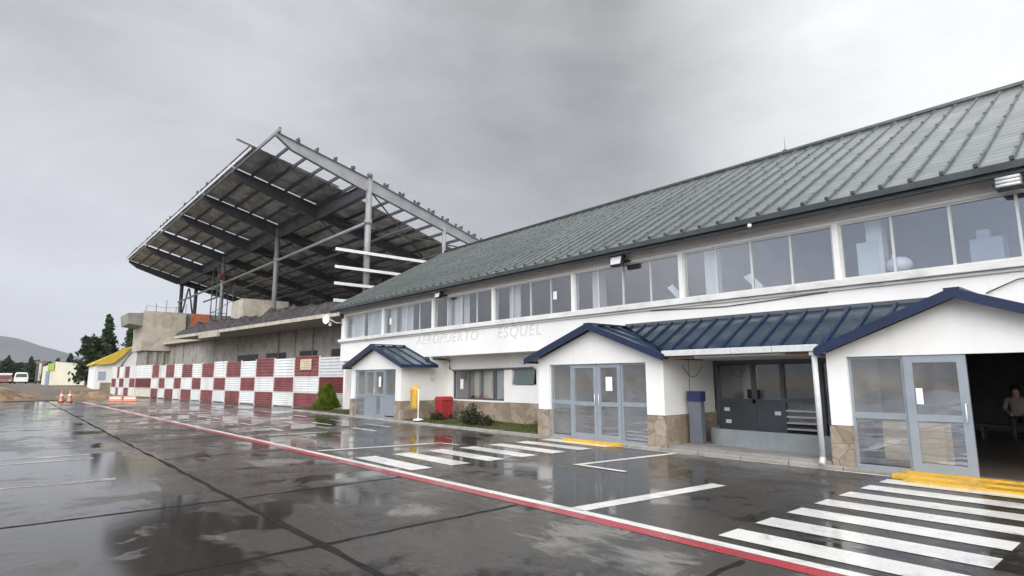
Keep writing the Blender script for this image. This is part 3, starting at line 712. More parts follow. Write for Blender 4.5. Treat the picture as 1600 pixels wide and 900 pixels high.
# porch floors inside and lobby behind
b = MB(); b.box(-4.45, -.5, 12.1, 14.19, .06, .10); b.box(-8.2, 4.5, 14.2, 21.9, .06, .10); b.build('lobby_floor', M_FLOORI, TB)
b = MB(); b.box(-12.5, -8.5, 12.1, 14.1, .06, .10); b.build('porch_floor', M_FLOORI, TB)
b = MB(); b.box(-24.9, -20.85, 12.1, 14.1, .06, .10); b.build('porch_floor', M_FLOORI, TB)
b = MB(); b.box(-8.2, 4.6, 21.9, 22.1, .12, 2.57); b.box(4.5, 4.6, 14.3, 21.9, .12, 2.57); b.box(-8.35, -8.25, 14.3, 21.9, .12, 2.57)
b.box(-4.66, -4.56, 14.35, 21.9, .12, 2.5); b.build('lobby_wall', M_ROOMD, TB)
b = MB(); b.box(-24.9, -20.85, 14.0, 14.09, .12, 2.3); b.build('porch_back_wall', M_ROOM, TB)
b = MB(); b.box(-12.5, -8.55, 14.1, 14.2, .12, 2.4); b.build('porch_back_wall', M_ROOM, TB)
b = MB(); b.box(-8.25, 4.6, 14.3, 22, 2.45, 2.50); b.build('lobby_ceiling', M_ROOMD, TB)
# recessed glazed front under the canopy
b = MB(); xs3 = [-8.33, -7.35, -6.62, -5.72, -5.52, -4.67]
b.box(-8.33, -4.67, YL+.02, YL+.10, 2.02, 2.12); b.box(-8.33, -4.67, YL+.02, YL+.10, .13, .24)
for k, c in enumerate(xs3[:-1]): b.box(c, c+.09, YL+.02, YL+.10, .24, 2.02)
b.box(-8.24, -6.62, YL+.02, YL+.10, 1.05, 1.15); b.box(-6.53, -5.72, YL+.02, YL+.10, 1.08, 1.19); b.box(-5.43, -4.67, YL+.02, YL+.10, 1.05, 1.15)
b.box(-8.24, -7.35, YL+.05, YL+.07, .24, 1.05); b.box(-7.26, -6.62, YL+.05, YL+.07, .24, 1.05); b.box(-5.43, -4.67, YL+.05, YL+.07, .24, 1.05)
sf = b.build('glazed_front', M_ALUD, TB)
pane(-8.3, -4.7, YL+.08, .26, 2.0, sf, M_GLASS)
b = MB()
for k in range(4): b.box(-6.53, -5.72, YL+.03, YL+.05, .46+.14*k, .50+.14*k)
b.build('door_slats', M_ALUL, sf)
# canopy between the porches
b = MB(); y0, y1, z0, z1 = 11.72, 13.2, 2.28, 3.12
b.prism([(-8.1, y0, z0-.05), (-4.62, y0, z0-.05), (-2.6, y1, z1-.05), (-10.45, y1, z1-.05)], (0, 0, .05)); cn = b.build('canopy', M_BLUE, TB)
k = -10.2
while k < -2.7:
    t0 = 0.0
    if k < -8.1: t0 = (-8.1-k)/2.35
    if k > -4.62: t0 = (k+4.62)/2.02
    if t0 < .97: b = MB(); b.bar((k, y0+(y1-y0)*t0, z0+(z1-z0)*t0+.02), (k, y1, z1+.02), .05, .055, up=(1, 0, 0)); b.build('canopy_rib', M_BLUED, cn)
    k += .43
b = MB(); b.box(-10.45, -2.6, y1-.05, y1-.003, z1-.02, z1+.06); b.build('canopy_flashing', M_ALUD, cn)
b = MB()
x = -8.2
for k in range(4): b.box(x+.004, x+.87, y0-.11, y0-.005, z0-.10, z0+.03, bev=.01); x += .875
b.build('canopy_gutter', M_PVC, cn)
b = MB(); b.box(-8.33, -4.67, y0+.05, YL, 2.135, 2.17); b.build('canopy_soffit', M_SOFF, cn)
b = MB(); b.box(-8.30, -7.45, y0+.0, y0+.09, 2.11, 2.19); b.build('timber_batten', M_WOOD, cn)
b = MB(); b.box(-5.35, -4.75, y0, y0+.09, 2.13, 2.20); b.build('timber_batten', M_WOOD, cn)
b = MB(); b.tube([(-4.80, 11.72, 2.24), (-4.80, 11.74, .16)], .052, 10); b.box(-4.87, -4.73, 11.66, 11.80, 2.10, 2.20); b.tube([(-4.80, 11.74, .2), (-4.80, 11.66, .08)], .055, 10); b.build('downpipe', M_PVC, TB)
# dark pipe running under the overhang beside the left window
b = MB(); b.tube([(-21.9, 13.16, 2.50), (-20.75, 13.16, 2.49), (-20.5, 13.6, 2.47), (-20.45, 14.04, 2.43), (-20.44, 14.05, 2.08), (-20.2, 14.05, 2.0), (-15.3, 14.05, 2.045)], .032, 8); b.build('drain_pipe', M_PIPED, TB)
# cable loops under the canopy
b = MB(); pts = [(-8.30, 12.6+.9*k/10, 1.98-.28*math.sin(math.pi*k/10)) for k in range(11)]; b.tube(pts, .008, 5)
b.tube([(-8.31, 12.9, 2.13), (-8.31, 12.9, 1.35)], .007, 5); b.build('cable', M_PIPED, TB)
b = MB(); b.tube([(-2.35, 13.16, 3.16), (-1.9, 13.15, 3.35), (-1.4, 13.15, 3.42)], .012, 5); b.build('cable', M_PIPED, TB)
b = MB(); b.tube([(-9.6, YF-.02, 3.49), (-8.4, YF-.02, 3.44), (-7.4, YF-.02, 3.40), (-6.2, YF-.02, 3.44), (-5.0, YF-.02, 3.49)], .012, 5); b.build('cable', M_PIPED, TB)
# yellow steps
def step(x0, x1, n, dy=.24):
    b = MB()
    for k in range(n): b.box(x0+k*.25, x1, 11.83-dy*(k+1), 11.83-dy*k-.002, -.05, .070-.03*k, bev=.008)
    return b.build('step', M_YEL, TB)
step(-11.55, -9.6, 1, .16); step(-3.62, -.4, 2, .30)
b = MB(); b.box(-3.55, -.4, 11.835, 11.95, .05, .10); b.build('threshold', M_YEL, TB)
b = MB()
for k in range(4): b.box(-2.3+.02*k, -.42, 11.27+.14*k, 11.29+.14*k, .0712 if k > 1 else .0412, .0735 if k > 1 else .0435)
b.build('anti_slip_strips', M_BLACK, TB)

# ------------------------------------------------------------------ construction hoarding
f0, f1 = Vector((-29.5, 13.87, 0)), Vector((-74, 8.83, 0)); ft = (f1-f0).normalized(); fn = Vector((ft.y, -ft.x, 0))
if fn.y > 0: fn = -fn                                           # towards the apron
FN = thing('hoarding_fence', 'red and white chequered sheet metal construction hoarding along the apron', 'fence', (f0+ft*18))
cutsf = [-4.9, -1.3, 3.2, 6.15, 8.8, 11.5, 13.84, 16.39, 18.62, 21.11, 23.09, 25.51, 27.29, 29.53, 31.27, 33.36, 38.34, 40.36, 42.14, 44.0, 45.04, 46.9]
def sheet_cell(b, a, c, z0, z1, mi, dz0=0, dz1=0):
    n = 6; prof = []
    for k in range(n):
        h = (z1-z0)/n; zb = z0+k*h
        prof += [(zb, 0), (zb+h*.3, 0), (zb+h*.42, .028), (zb+h*.72, .028), (zb+h*.84, 0)]
    prof.append((z1, 0)); prev = None
    for z, o_ in prof:
        cur = (b.bm.verts.new(f0+ft*a+fn*o_+Vector((0, 0, z))), b.bm.verts.new(f0+ft*c+fn*o_+Vector((0, 0, z))))
        if prev: b.bm.faces.new((prev[0], cur[0], cur[1], prev[1])).material_index = mi
        prev = cur
rnd = random.Random(3)
for i in range(len(cutsf)-1):
    a, c = cutsf[i], cutsf[i+1]
    b = MB(); j = .015*rnd.uniform(-1, 1); top = 2.98+.10*rnd.uniform(-1, 1)
    if i == 1 or i == 0: cells = (3, 2, 3) if i else (3, 3, 3)
    elif c == 38.34: cells = (4, 2, 0)
    else:
        cells = (1, 0, 1) if i % 2 == 0 else (0, 1, 0)
        if i > 15: cells = (1, 0, 1) if i % 2 == 1 else (0, 1, 0)
    zz = (.03, .86+j, 1.78+j, top)
    for k in range(3): sheet_cell(b, a+.03+.04*rnd.random(), c-.03-.04*rnd.random(), zz[k]+.02+.02*rnd.random(), zz[k+1]-.02-.02*rnd.random(), cells[k])
    b.build('panel', [M_FWHITE, M_FRED, M_FDRED, M_FGREY, M_FCREAM], FN, recalc=False)
b = MB()
for a in cutsf: 
    p = f0+ft*a; b.bar(p+Vector((0, 0, -.1)), p+Vector((0, 0, 2.97)), .07, .09, mi=0)
b.bar(f0+ft*cutsf[0]+Vector((0, 0, .875)), f0+ft*cutsf[-1]+Vector((0, 0, .875)), .055, .045); b.bar(f0+ft*cutsf[0]+Vector((0, 0, 1.795)), f0+ft*cutsf[-1]+Vector((0, 0, 1.795)), .055, .045)
b.build('frame', M_FPOST, FN)
b = MB(); p = f0+ft*4.05; q = f0+ft*5.35
b.prism([p+fn*.05+Vector((0, 0, 2.2)), q+fn*.05+Vector((0, 0, 2.2)), q+fn*.05+Vector((0, 0, 2.82)), p+fn*.05+Vector((0, 0, 2.82))], fn*.02, 0)
for k in range(4):
    s0 = p+(q-p)*(.12+.05*(k % 2)); s1 = p+(q-p)*(.86-.12*(k % 3))
    z = 2.70-.12*k; b.prism([s0+fn*.072+Vector((0, 0, z-.035)), s1+fn*.072+Vector((0, 0, z-.035)), s1+fn*.072+Vector((0, 0, z+.02)), s0+fn*.072+Vector((0, 0, z+.02))], fn*.002, 1)
M_SIGNB = mat('beige_sign', (.60, .50, .33), .5, var=.08); M_SIGNL = mat('sign_smudge', (.42, .36, .22), .6, var=.1)
o = b.build('notice_board', [M_SIGNB, M_SIGNL]); settle(o, p+Vector((0, 0, 2.2))); tag(o, 'small beige notice board fixed on an upper red panel of the hoarding', 'sign')
# dark weeds line at the foot of the hoarding
# ------------------------------------------------------------------ unfinished concrete building
CB = thing('concrete_building', 'unfinished raw concrete building behind the chequered hoarding', 'building', (-50, 16, 0))
s0, s1 = Vector((-29.0, 15.13, 0)), Vector((-61.6, 11.44, 0)); st = (s1-s0).normalized(); sn = Vector((st.y, -st.x, 0)); sn = sn if sn.y > 0 else -sn
b = MB(); q = [s0, s1, s1+sn*12, s0+sn*12]
q2 = [s0, s1, s1+sn*2.4, s1+sn*2.4+st*11.6, s1+sn*12+st*11.6, s0+sn*12]; b.hull([(p.x, p.y) for p in q2], 5.38, 5.62); b.build('slab', M_CONCL, CB)
b = MB(); w0, w1 = s0+sn*3.2, s1+sn*3.2+st*11.6
b.prism([w0, w1, w1+Vector((0, 0, 5.38)), w0+Vector((0, 0, 5.38))], sn*.3); 
b.build('wall', M_CONC, CB)
L_ = (w1-w0).length; k = 2.0
while k < L_:
    p = w0+st*k; b = MB(); b.bar(p-sn*.01+Vector((0, 0, .2)), p-sn*.01+Vector((0, 0, 5.36)), .04 if int(k) % 3 else .22, .04, up=(1, 0, 0)); b.build('wall_pilaster', M_CONCB, CB); k += 2.7
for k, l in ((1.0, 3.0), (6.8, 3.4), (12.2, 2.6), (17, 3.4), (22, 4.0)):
    b = MB(); p = w0+st*k-sn*.02; b.prism([p+Vector((0, 0, 2.6)), p+st*l+Vector((0, 0, 2.6)), p+st*l+Vector((0, 0, 3.72)), p+Vector((0, 0, 3.72))], -sn*.02); b.build('opening_shade_panel', M_BLACK, CB)  # black plates on the solid wall imitate the shade inside openings
b = MB(); p = s0+st*22.2-sn*.02; b.bar(p+Vector((0, 0, 5.33)), p+st*4.0+Vector((0, 0, 5.33)), .25, .5); b.build('slab_beam', M_CONCL, CB)
b = MB(); b.box(-79, -73, 10.55, 14.6, 4.70, 8.95, bev=.02); b.build('stair_tower', M_CONCL, CB)
b = MB(); b.prism([(-73.02, 10.6, 8.70), (-73.02, 9.1, 8.62), (-73.02, 9.25, 7.5), (-73.02, 10.6, 7.3)], (-5.5, 0, 0)); b.build('roof_overhang', M_CONCB, CB)
b = MB(); b.box(-78, -73.4, 10.95, 17, -.1, 4.69); b.build('lower_wall', M_CONCB, CB)
b = MB()
for k in range(7): b.box(-73.45, -73.25, 11.0+k*.78, 11.22+k*.78+.1*(k % 2), -.1, 4.68)
b.build('lower_columns', M_CONC, CB)
b = MB(); b.box(-74.5, -73.6, 14.6, 20.3, 5.62, 8.98); b.build('parapet_wall', M_CONCB, CB)
b = MB(); b.box(-73.58, -73.45, 15.25, 17.1, 5.7, 8.99); b.build('brick_infill', M_BRICK, CB)
b = MB(); b.box(-53.5, -50.3, 14.1, 17.8, 5.62, 8.2, bev=.02); b.build('lift_shaft', M_CONCL, CB)
b = MB(); b.box(-58, -54, 19.2, 19.6, 5.62, 7.6); b.box(-46, -38, 21.5, 21.8, 5.62, 8.0); b.build('inner_wall', M_CONC, CB)
b = MB()
for k in range(5): b.tube([(-73.2+.3*k, 10.7+.9*k, 8.9), (-73.2+.3*k, 10.72+.9*k, 9.5+.35*(k % 3))], .03, 5)
b.tube([(-72.8, 10.7, 9.5), (-72.6, 12.5, 9.35), (-72.3, 14.3, 9.5)], .02, 5)
b.build('rebar', M_STEELD, CB)
# rolled membrane on the slab
b = MB(); n = 260; rows = 12; prev = None
for i in range(n+1):
    t = i/n; p = s0+(s1-s0)*t; L0 = (s1-s0).length*t
    hh = (.86+.42*noise.noise(Vector((L0*.33, 3, 0)))+.30*noise.noise(Vector((L0*1.1, 1, 5)))+.18*noise.noise(Vector((L0*3.1, 1, 5))))*(1 if t < .97 else .8)
    hh += 0.35*max(0, 1-L0/6) if L0 < 6 else 0
    cur = []
    for j in range(rows):
        u = j/(rows-1); a = math.pi*u
        off = .12+2.4*u; z = 5.62+hh*math.sin(min(a*1.25, math.pi*.62 if u < .6 else math.pi))**.7*(1 if u < .95 else .2) if 0 < u < 1 else 5.62
        jit = .22*noise.noise(Vector((L0*1.3, u*4, 2)))
        cur.append(b.bm.verts.new(p+sn*(off+jit)+Vector((0, 0, z+.26*noise.noise(Vector((L0*2.6, u*6, 7)))*(1 if 0 < u < 1 else 0)))))
    if prev:
        for j in range(rows-1): b.bm.faces.new((prev[j], cur[j], cur[j+1], prev[j+1]))
    prev = cur
o = b.build('membrane_heap', M_TARP); settle(o, (s0+s1)/2+Vector((0, 0, 5.62))); tag(o, 'dark crumpled waterproofing heaped along the raw concrete slab edge', 'tarpaulin')

# ------------------------------------------------------------------ steel roof of the new terminal
SR = thing('steel_roof_frame', 'huge unfinished grey steel roof on columns rising above the concrete building', 'roof structure', (-55, 16, 5.6))
FX = [-32.3, -40.6, -48.6, -56.4, -64.6, -73.6, -85.5]
def zlin(x, a, c): return a+(c-a)*(x-FX[0])/(FX[-1]-FX[0])
YT, YC, YB = 10.26, 16.0, 36.0
def ztip(x): return zlin(x, 15.42, 16.35)
def zcol(x): return zlin(x, 13.98, 14.75)
def zback(x): return zlin(x, 7.85, 9.2)
def ztop(x, y): return ztip(x)+(zcol(x)-ztip(x))*(y-YT)/(YC-YT) if y < YC else zcol(x)+(zback(x)-zcol(x))*(y-YC)/(YB-YC)
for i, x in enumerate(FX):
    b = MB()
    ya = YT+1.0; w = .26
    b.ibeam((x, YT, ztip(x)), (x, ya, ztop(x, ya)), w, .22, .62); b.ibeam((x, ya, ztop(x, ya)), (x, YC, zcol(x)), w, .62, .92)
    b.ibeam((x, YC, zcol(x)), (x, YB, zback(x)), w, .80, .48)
    b.build('rafter', M_STEEL if i == 0 else M_STEELD, SR)  # rafters behind the first take the darker copy, under-roof shade as colour
for i in (0, 2, 4):
    x = FX[i]; b = MB(); b.tube([(x, YC, 5.6), (x, YC, zcol(x)-.2)], .19, 12); b.tube([(x, YC, zcol(x)-2.95), (x, YC, zcol(x)-2.65)], .24, 12); b.build('column', M_STEEL if i == 0 else M_STEEL, SR)
for x, y in ((FX[0], 21.6), (FX[2], 25.5), (FX[4], 25.5), (FX[2], 33), (FX[4], 33)):
    b = MB(); b.tube([(x, y, 5.6), (x, y, ztop(x, y)-.5)], .14, 10); b.build('column', M_STEEL, SR)
x = FX[-1]+.5
for y0_ in (16.2, 17.9):
    b = MB(); b.tube([(x, y0_, 5.6), (x, y0_, ztop(x, y0_)-.6)], .22, 10); b.build('column', M_STEELD, SR)
b = MB(); b.bar((x, 16.2, 8.6), (x, 17.0, 13.4), .16, .16); b.bar((x, 17.9, 8.6), (x, 17.1, 13.4), .16, .16); b.build('brace', M_STEELD, SR)
# longitudinal girders on the column line and further back
for i in range(6):
    xa, xb = FX[i]-.14, FX[i+1]+.14
    b = MB(); b.ibeam((xa, YC, zcol(xa)-.18), (xb, YC, zcol(xb)-.18), .24, .80, .80); b.build('girder', M_STEELD, SR)
for y, zo, r in ((16, 2.8, .11), (19.0, 1.7, .10), (22.6, 1.6, .10), (27, 1.5, .10)):
    b = MB(); b.tube([(FX[0], y, ztop(FX[0], y)-zo), (FX[-1], y, ztop(FX[-1], y)-zo-.4)], r, 8); b.build('tie_beam', M_STEEL if y == 16 else M_STEELD, SR)
# diagonal braces below the roof plane
for i in range(0, 6):
    b = MB(); xa, xb = FX[i], FX[i+1]
    b.tube([(xa, YC+.2, zcol(xa)-.9), (xb, 26, ztop(xb, 26)-.4)], .05, 6); b.tube([(xa, 26, ztop(xa, 26)-.4), (xb, YC+.2, zcol(xb)-.9)], .05, 6)
    b.build('brace', M_STEELD, SR)
# purlins along the building
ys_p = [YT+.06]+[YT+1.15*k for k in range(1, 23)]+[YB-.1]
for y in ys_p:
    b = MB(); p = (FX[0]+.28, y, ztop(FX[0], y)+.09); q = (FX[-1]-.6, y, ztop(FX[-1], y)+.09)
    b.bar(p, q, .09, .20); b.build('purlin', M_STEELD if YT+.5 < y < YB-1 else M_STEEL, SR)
# sheeting, first bay only partly covered; slots left open beside the far rafters
def sh(x, y): return Vector((x, y, ztop(x, y)+.185))
def sheet(xa, xb, cc):
    b = MB(); n = 26; prev = None
    for k in range(n*2+1):
        xx = xa+(xb-xa)*k/(n*2); dz = .035*(k % 2)
        cur = [b.bm.verts.new(sh(xx, y)+Vector((0, 0, dz))) for y in cc]
        if prev:
            for j in range(len(cc)-1): b.bm.faces.new((prev[j], cur[j], cur[j+1], prev[j+1]))
        prev = cur
    b.build('roof_sheet', M_SHEET, SR, recalc=False)
for i in range(6):
    xb = FX[i+1]-.02 if i < 5 else FX[-1]-.6
    sheet(FX[i]-(3.9 if i == 0 else (.85 if i >= 4 else .20)), xb, [YT-.35, YC]); sheet(FX[i]-(3.9 if i == 0 else .02), xb, [YC+.02, 26, YB+.1])
b = MB()                                                            # bright loose edge sheet where the covering stops
xa = FX[0]-3.85; b.bar((xa, YT-1.1, ztop(xa, YT)+.50), (xa, YC-.3, ztop(xa, YC-.3)+.26), .35, .02); b.build('edge_sheet', M_GALV, SR)
b = MB(); b.bar((FX[0]-3.5, YT-.36, ztip(FX[0])+.06), (FX[-1]-.7, YT-.36, ztip(FX[-1])+.06), .03, .20); b.build('edge_gutter', M_GALV, SR)
# bolts and cleats standing on the rim
b = MB()
for k in range(24):
    y = YT+.1+k*1.1
    b.box(FX[0]+.1, FX[0]+.2, y-.06, y+.06, ztop(FX[0], y)+.0, ztop(FX[0], y)+.17+.12*(k == 0))
for k in range(34):
    xx = FX[0]-4-1.45*k
    if rnd.random() < .6: b.box(xx, xx+.18, YT-.4, YT-.25, ztip(xx)+.1, ztip(xx)+.28+.2*rnd.random())
b.build('cleats', M_STEELD, SR)
b = MB(); b.ibeam((FX[0], YC, zcol(FX[0])+.35), (FX[0], YC+.01, zcol(FX[0])+.35), .3, .2, .2); b.box(FX[0]-.14, FX[0]+.16, YC-.14, YC+.14, zcol(FX[0])-.9, zcol(FX[0])+.32); b.build('column_head', M_STEEL, SR)
# galvanised side rails at the near end
for z in (9.16, 8.12, 7.14, 6.15):
    b = MB(); b.bar((FX[0]+.35, 13.85, z), (FX[0]+.35, 21.5, z-.02), .08, .17); b.build('side_rail', M_GALV, SR)
# red hoist and ropes hanging under the roof
HO = thing('hoist_scaffold', 'thin scaffold tower with a red winch under the far end of the steel roof', 'scaffold', (-62.5, 15.5, 5.6))
for dx, dy in ((0, 0), (2.0, 0), (0, 1.5), (2.0, 1.5)):
    b = MB(); b.tube([(-63.5+dx, 14.8+dy, 5.6), (-63.5+dx, 14.8+dy, 12.9)], .05, 6); b.build('pole', M_STEELD, HO)
b = MB()
for k in range(4):
    z = 6.5+1.7*k; b.tube([(-63.5, 14.8, z), (-61.5, 14.8, z)], .035, 5); b.tube([(-63.5, 14.8, z), (-63.5, 16.3, z)], .035, 5); b.tube([(-61.5, 14.8, z), (-61.5, 16.3, z+1.2)], .03, 5)
b.build('ledger', M_STEELD, HO)
b = MB(); b.box(-62.25, -61.75, 15.0, 15.5, 11.4, 12.0, bev=.05); b.tube([(-62, 15.3, 11.9), (-62, 15.3, 12.9)], .03, 6); b.build('winch', M_OXIDE, HO)

# ------------------------------------------------------------------ small things around the terminal
def floodlight(x, z, label, s=1.0, facing_white=False):
    t = thing('floodlight', label, 'floodlight', (x, 13.16, z), 'floodlights under the eaves')
    b = MB(); s *= 1.15; b.prism([(x-.15*s, 12.80, z-.10*s), (x+.15*s, 12.80, z-.10*s), (x+.17*s, 12.86, z+.12*s), (x-.17*s, 12.86, z+.12*s)], (0, .13, -.02), bev=.012); b.build('housing', M_BLACK if not facing_white else M_ALUD, t)
    b = MB(); b.prism([(x-.125*s, 12.795, z-.075*s), (x+.125*s, 12.795, z-.075*s), (x+.14*s, 12.845, z+.085*s), (x-.14*s, 12.845, z+.085*s)], (0, -.008, 0)); b.build('lens', M_LAMPG, t)
    b = MB(); b.box(x-.19*s, x-.17*s, 12.86, 13.16, z-.02, z+.02); b.box(x+.17*s, x+.19*s, 12.86, 13.16, z-.02, z+.02); b.box(x-.19*s, x+.19*s, 13.155, 13.165, z-.03, z+.03); b.build('bracket', M_BLACK, t)
    return t
floodlight(-19.6, 4.99, 'small black floodlight under the eave above the faded lettering')
floodlight(-10.45, 4.97, 'grey fronted floodlight under the eave above the middle porch', 1.2)
t = thing('floodlight', 'wide white ribbed floodlight under the eave above the porch with the open door', 'floodlight', (-1.75, 13.16, 5.0), 'floodlights under the eaves')
b = MB(); b.box(-1.98, -1.60, 12.76, 13.05, 4.90, 5.12, bev=.02); b.build('housing', M_ALUD, t)
b = MB()
for k in range(3): b.tube([(-1.955, 12.75, 4.945+.065*k), (-1.625, 12.75, 4.945+.065*k)], .028, 10)
b.build('lens', M_WHITEP, t)
b = MB(); b.box(-2.01, -1.985, 12.8, 13.16, 4.98, 5.02); b.box(-1.595, -1.57, 12.8, 13.16, 4.98, 5.02); b.build('bracket', M_BLACK, t)
t = thing('cctv_camera', 'tiny white camera ball under the green eave above the glazing', 'camera', (-6.35, 12.66, 5.14))
b = MB(); b.lathe([(.0, -.05), (.035, -.035), (.05, 0), (.035, .035), (.0, .05)], (-6.35, 12.60, 5.12), 12); b.build('ball', M_WHITEP, t)
b = MB(); b.tube([(-6.35, 12.62, 5.14), (-6.35, 12.75, 5.2)], .012, 6); b.build('arm', M_WHITEP, t)
t = thing('horn_speaker', 'round white horn loudspeaker on a bracket at the terminal corner by the hoarding', 'loudspeaker', (-29.55, 12.9, 4.75))
b = MB(); m_ = Matrix.Translation((-29.62, 12.55, 4.76)) @ Matrix.Rotation(R(90), 4, 'X') @ Matrix.Rotation(R(20), 4, 'Y')
b.lathe([(.0, -.32), (.06, -.30), (.09, -.15), (.16, .0), (.25, .10), (.24, .115), (.13, .02), (.0, .0)], (0, 0, 0), 20); bmesh.ops.transform(b.bm, matrix=m_, verts=b.bm.verts); b.build('horn', M_WHITEP, t)
b = MB(); b.tube([(-29.58, 12.7, 4.74), (-29.5, 13.0, 4.6), (-29.31, 13.25, 4.6)], .025, 6); b.box(-29.66, -29.54, 12.62, 12.74, 4.42, 4.62, bev=.02); b.build('bracket', M_WHITEP, t)
t = thing('junction_box', 'small black box at the top corner of the terminal by the hoarding', 'junction box', (-29.2, 13.12, 4.95))
b = MB(); b.box(-29.28, -29.05, 13.06, 13.19, 4.82, 5.06, bev=.015); b.build('housing', M_BLACK, t)
b = MB(); b.tube([(-29.16, 13.12, 4.82), (-29.16, 13.14, 4.45)], .015, 6); b.build('conduit', M_PIPED, t)
t = thing('lightning_rod', 'thin lightning rod standing on the terminal ridge', 'lightning rod', (-8.6, 20, 9.45))
b = MB(); b.tube([(-8.6, 20, 9.45), (-8.6, 20, 10.05)], .012, 6, .005); b.build('rod', M_STEELD, t); b = MB(); b.box(-8.66, -8.54, 19.92, 20.08, 9.42, 9.56, bev=.01); b.build('base', M_STEELD, t)
t = thing('wall_lamp', 'small grey wall lamp on the side wall of the small porch', 'lamp', (-20.62, 13.35, 1.75))
b = MB(); b.box(-20.64, -20.58, 13.25, 13.40, 1.62, 1.90, bev=.02); b.build('housing', M_ALUL, t); b = MB(); b.box(-20.58, -20.56, 13.27, 13.38, 1.66, 1.86); b.build('lens', M_LAMPG, t)
# yellow bin on a post
t = thing('litter_bin', 'yellow litter bin hung on a white post beside the small porch', 'litter bin', (-19.55, 11.98, .12))
b = MB(); bx = -19.76; b.lathe([(.0, .46), (.14, .48), (.155, .53), (.205, 1.10), (.21, 1.24), (.20, 1.29), (.16, 1.34), (.0, 1.36)], (bx, 11.98, .05), 22, sy=.85); b.build('bin_body', M_YEL, t)
b = MB(); b.box(bx-.10, bx+.10, 11.82, 11.845, 1.16, 1.24, bev=.01); b.build('slot', M_BLACK, t)
b = MB(); b.tube([(-19.52, 12.0, .12), (-19.52, 12.0, 1.30)], .03, 10); b.lathe([(.0, .12), (.20, .12), (.20, .145), (.16, .165), (.05, .19), (.0, .19)], (-19.52, 12.0, .0), 22); b.build('post', M_WHITEP, t)
# red bin
t = thing('wheeled_bin', 'red plastic wheeled bin standing on the grass by the wall', 'bin', (-19.45, 13.3, .12))
b = MB(); x0, x1 = -19.98, -19.47; b.prism([(x0+.06, 13.1, .16), (x1-.06, 13.1, .16), (x1-.06, 13.5, .16), (x0+.06, 13.5, .16)], (0, 0, .01))
vs = [b.bm.verts.new(p) for p in [(x0+.03, 13.08, .17), (x1-.03, 13.08, .17), (x1-.03, 13.52, .17), (x0+.03, 13.52, .17), (x0, 13.04, .82), (x1, 13.04, .82), (x1, 13.56, .82), (x0, 13.56, .82)]]
for f in ((0, 1, 5, 4), (1, 2, 6, 5), (2, 3, 7, 6), (3, 0, 4, 7), (3, 2, 1, 0)): b.bm.faces.new([vs[k] for k in f])
b.build('bin_body', M_RED, t)
b = MB(); b.prism([(x0-.02, 13.02, .82), (x0-.02, 13.02, .86), (x0+.08, 13.02, .97), (x1-.08, 13.02, .97), (x1+.02, 13.02, .86), (x1+.02, 13.02, .82)], (0, .56, 0), bev=.015); b.build('lid', M_RED, t)
for xx in (x0+.02, x1-.08):
    b = MB(); b.tube([(xx, 13.48, .21), (xx+.06, 13.48, .21)], .085, 14); b.build('wheel', M_RUBB, t)
# grey-blue post with navy top
t = thing('ticket_post', 'slim grey post with a navy blue head beside the stone pillar', 'post', (-8.02, 12.7, .12))
b = MB(); b.box(-8.19, -7.86, 12.62, 12.80, .12, 1.12, bev=.012); b.build('body', M_POST, t)
b = MB(); b.box(-8.215, -7.835, 12.595, 12.825, 1.12, 1.36, bev=.015); b.build('head', M_NAVYB, t)
# curved planter
t = thing('curved_planter', 'low curved blue grey plaster planter under the canopy', 'planter', (-6.5, 13.3, .12))
def arc(rx, ry, n=28): return [(-6.5+rx*math.cos(math.pi+math.pi*k/n), 13.62+ry*math.sin(math.pi+math.pi*k/n)) for k in range(n+1)]
def plan(off):
    pts = []
    for k in range(13):
        a = math.pi/2*k/12; pts.append((-7.35-(.72-off)*math.cos(a), 13.55-(.80-off)*math.sin(a)))
    pts += [(-4.95-off*.2, 12.75+off)]; return pts
b = MB(); A, B2 = plan(0), plan(.12)
poly = A+B2[::-1]
for i in range(len(A)-1):
    b.hull([A[i], A[i+1], B2[i+1], B2[i]], .08, .50)
b.build('rim_wall', M_PLANT, t)
b = MB(); b.face([(p[0], p[1], .44) for p in B2]+[(-5.0, 13.6, .44)]); b.build('soil', M_LAWN, t)
# counter, chair and person inside
t = thing('wooden_counter', 'tan plywood counter behind the glass beside the open doorway', 'counter', (-3.7, 12.75, .13))
b = MB(); b.box(-4.0, -3.05, 12.5, 12.98, .13, .90, bev=.008); b.build('cabinet', M_TAN, t); b = MB(); b.box(-4.04, -3.01, 12.46, 13.0, .90, .935, bev=.006); b.build('worktop', M_WOOD, t)
b = MB(); b.box(-4.005, -3.045, 12.49, 12.505, .13, .20); b.build('plinth', M_WOOD, t)
t = thing('waiting_chair', 'black waiting chair behind the glass of the middle porch', 'chair', (-11.7, 13.1, .13))
b = MB(); b.box(-12.05, -11.45, 12.9, 13.4, .52, .57, bev=.02); b.build('seat', M_BLACK, t); b = MB(); b.prism([(-12.05, 13.36, .6), (-11.45, 13.36, .6), (-11.45, 13.5, 1.05), (-12.05, 13.5, 1.05)], (0, .05, 0), bev=.015); b.build('backrest', M_BLACK, t)
for dx in (-12.02, -11.48):
    for dy in (12.95, 13.38): b = MB(); b.tube([(dx, dy, .135), (dx, dy, .53)], .018, 6); b.build('leg', M_ALUD, t)
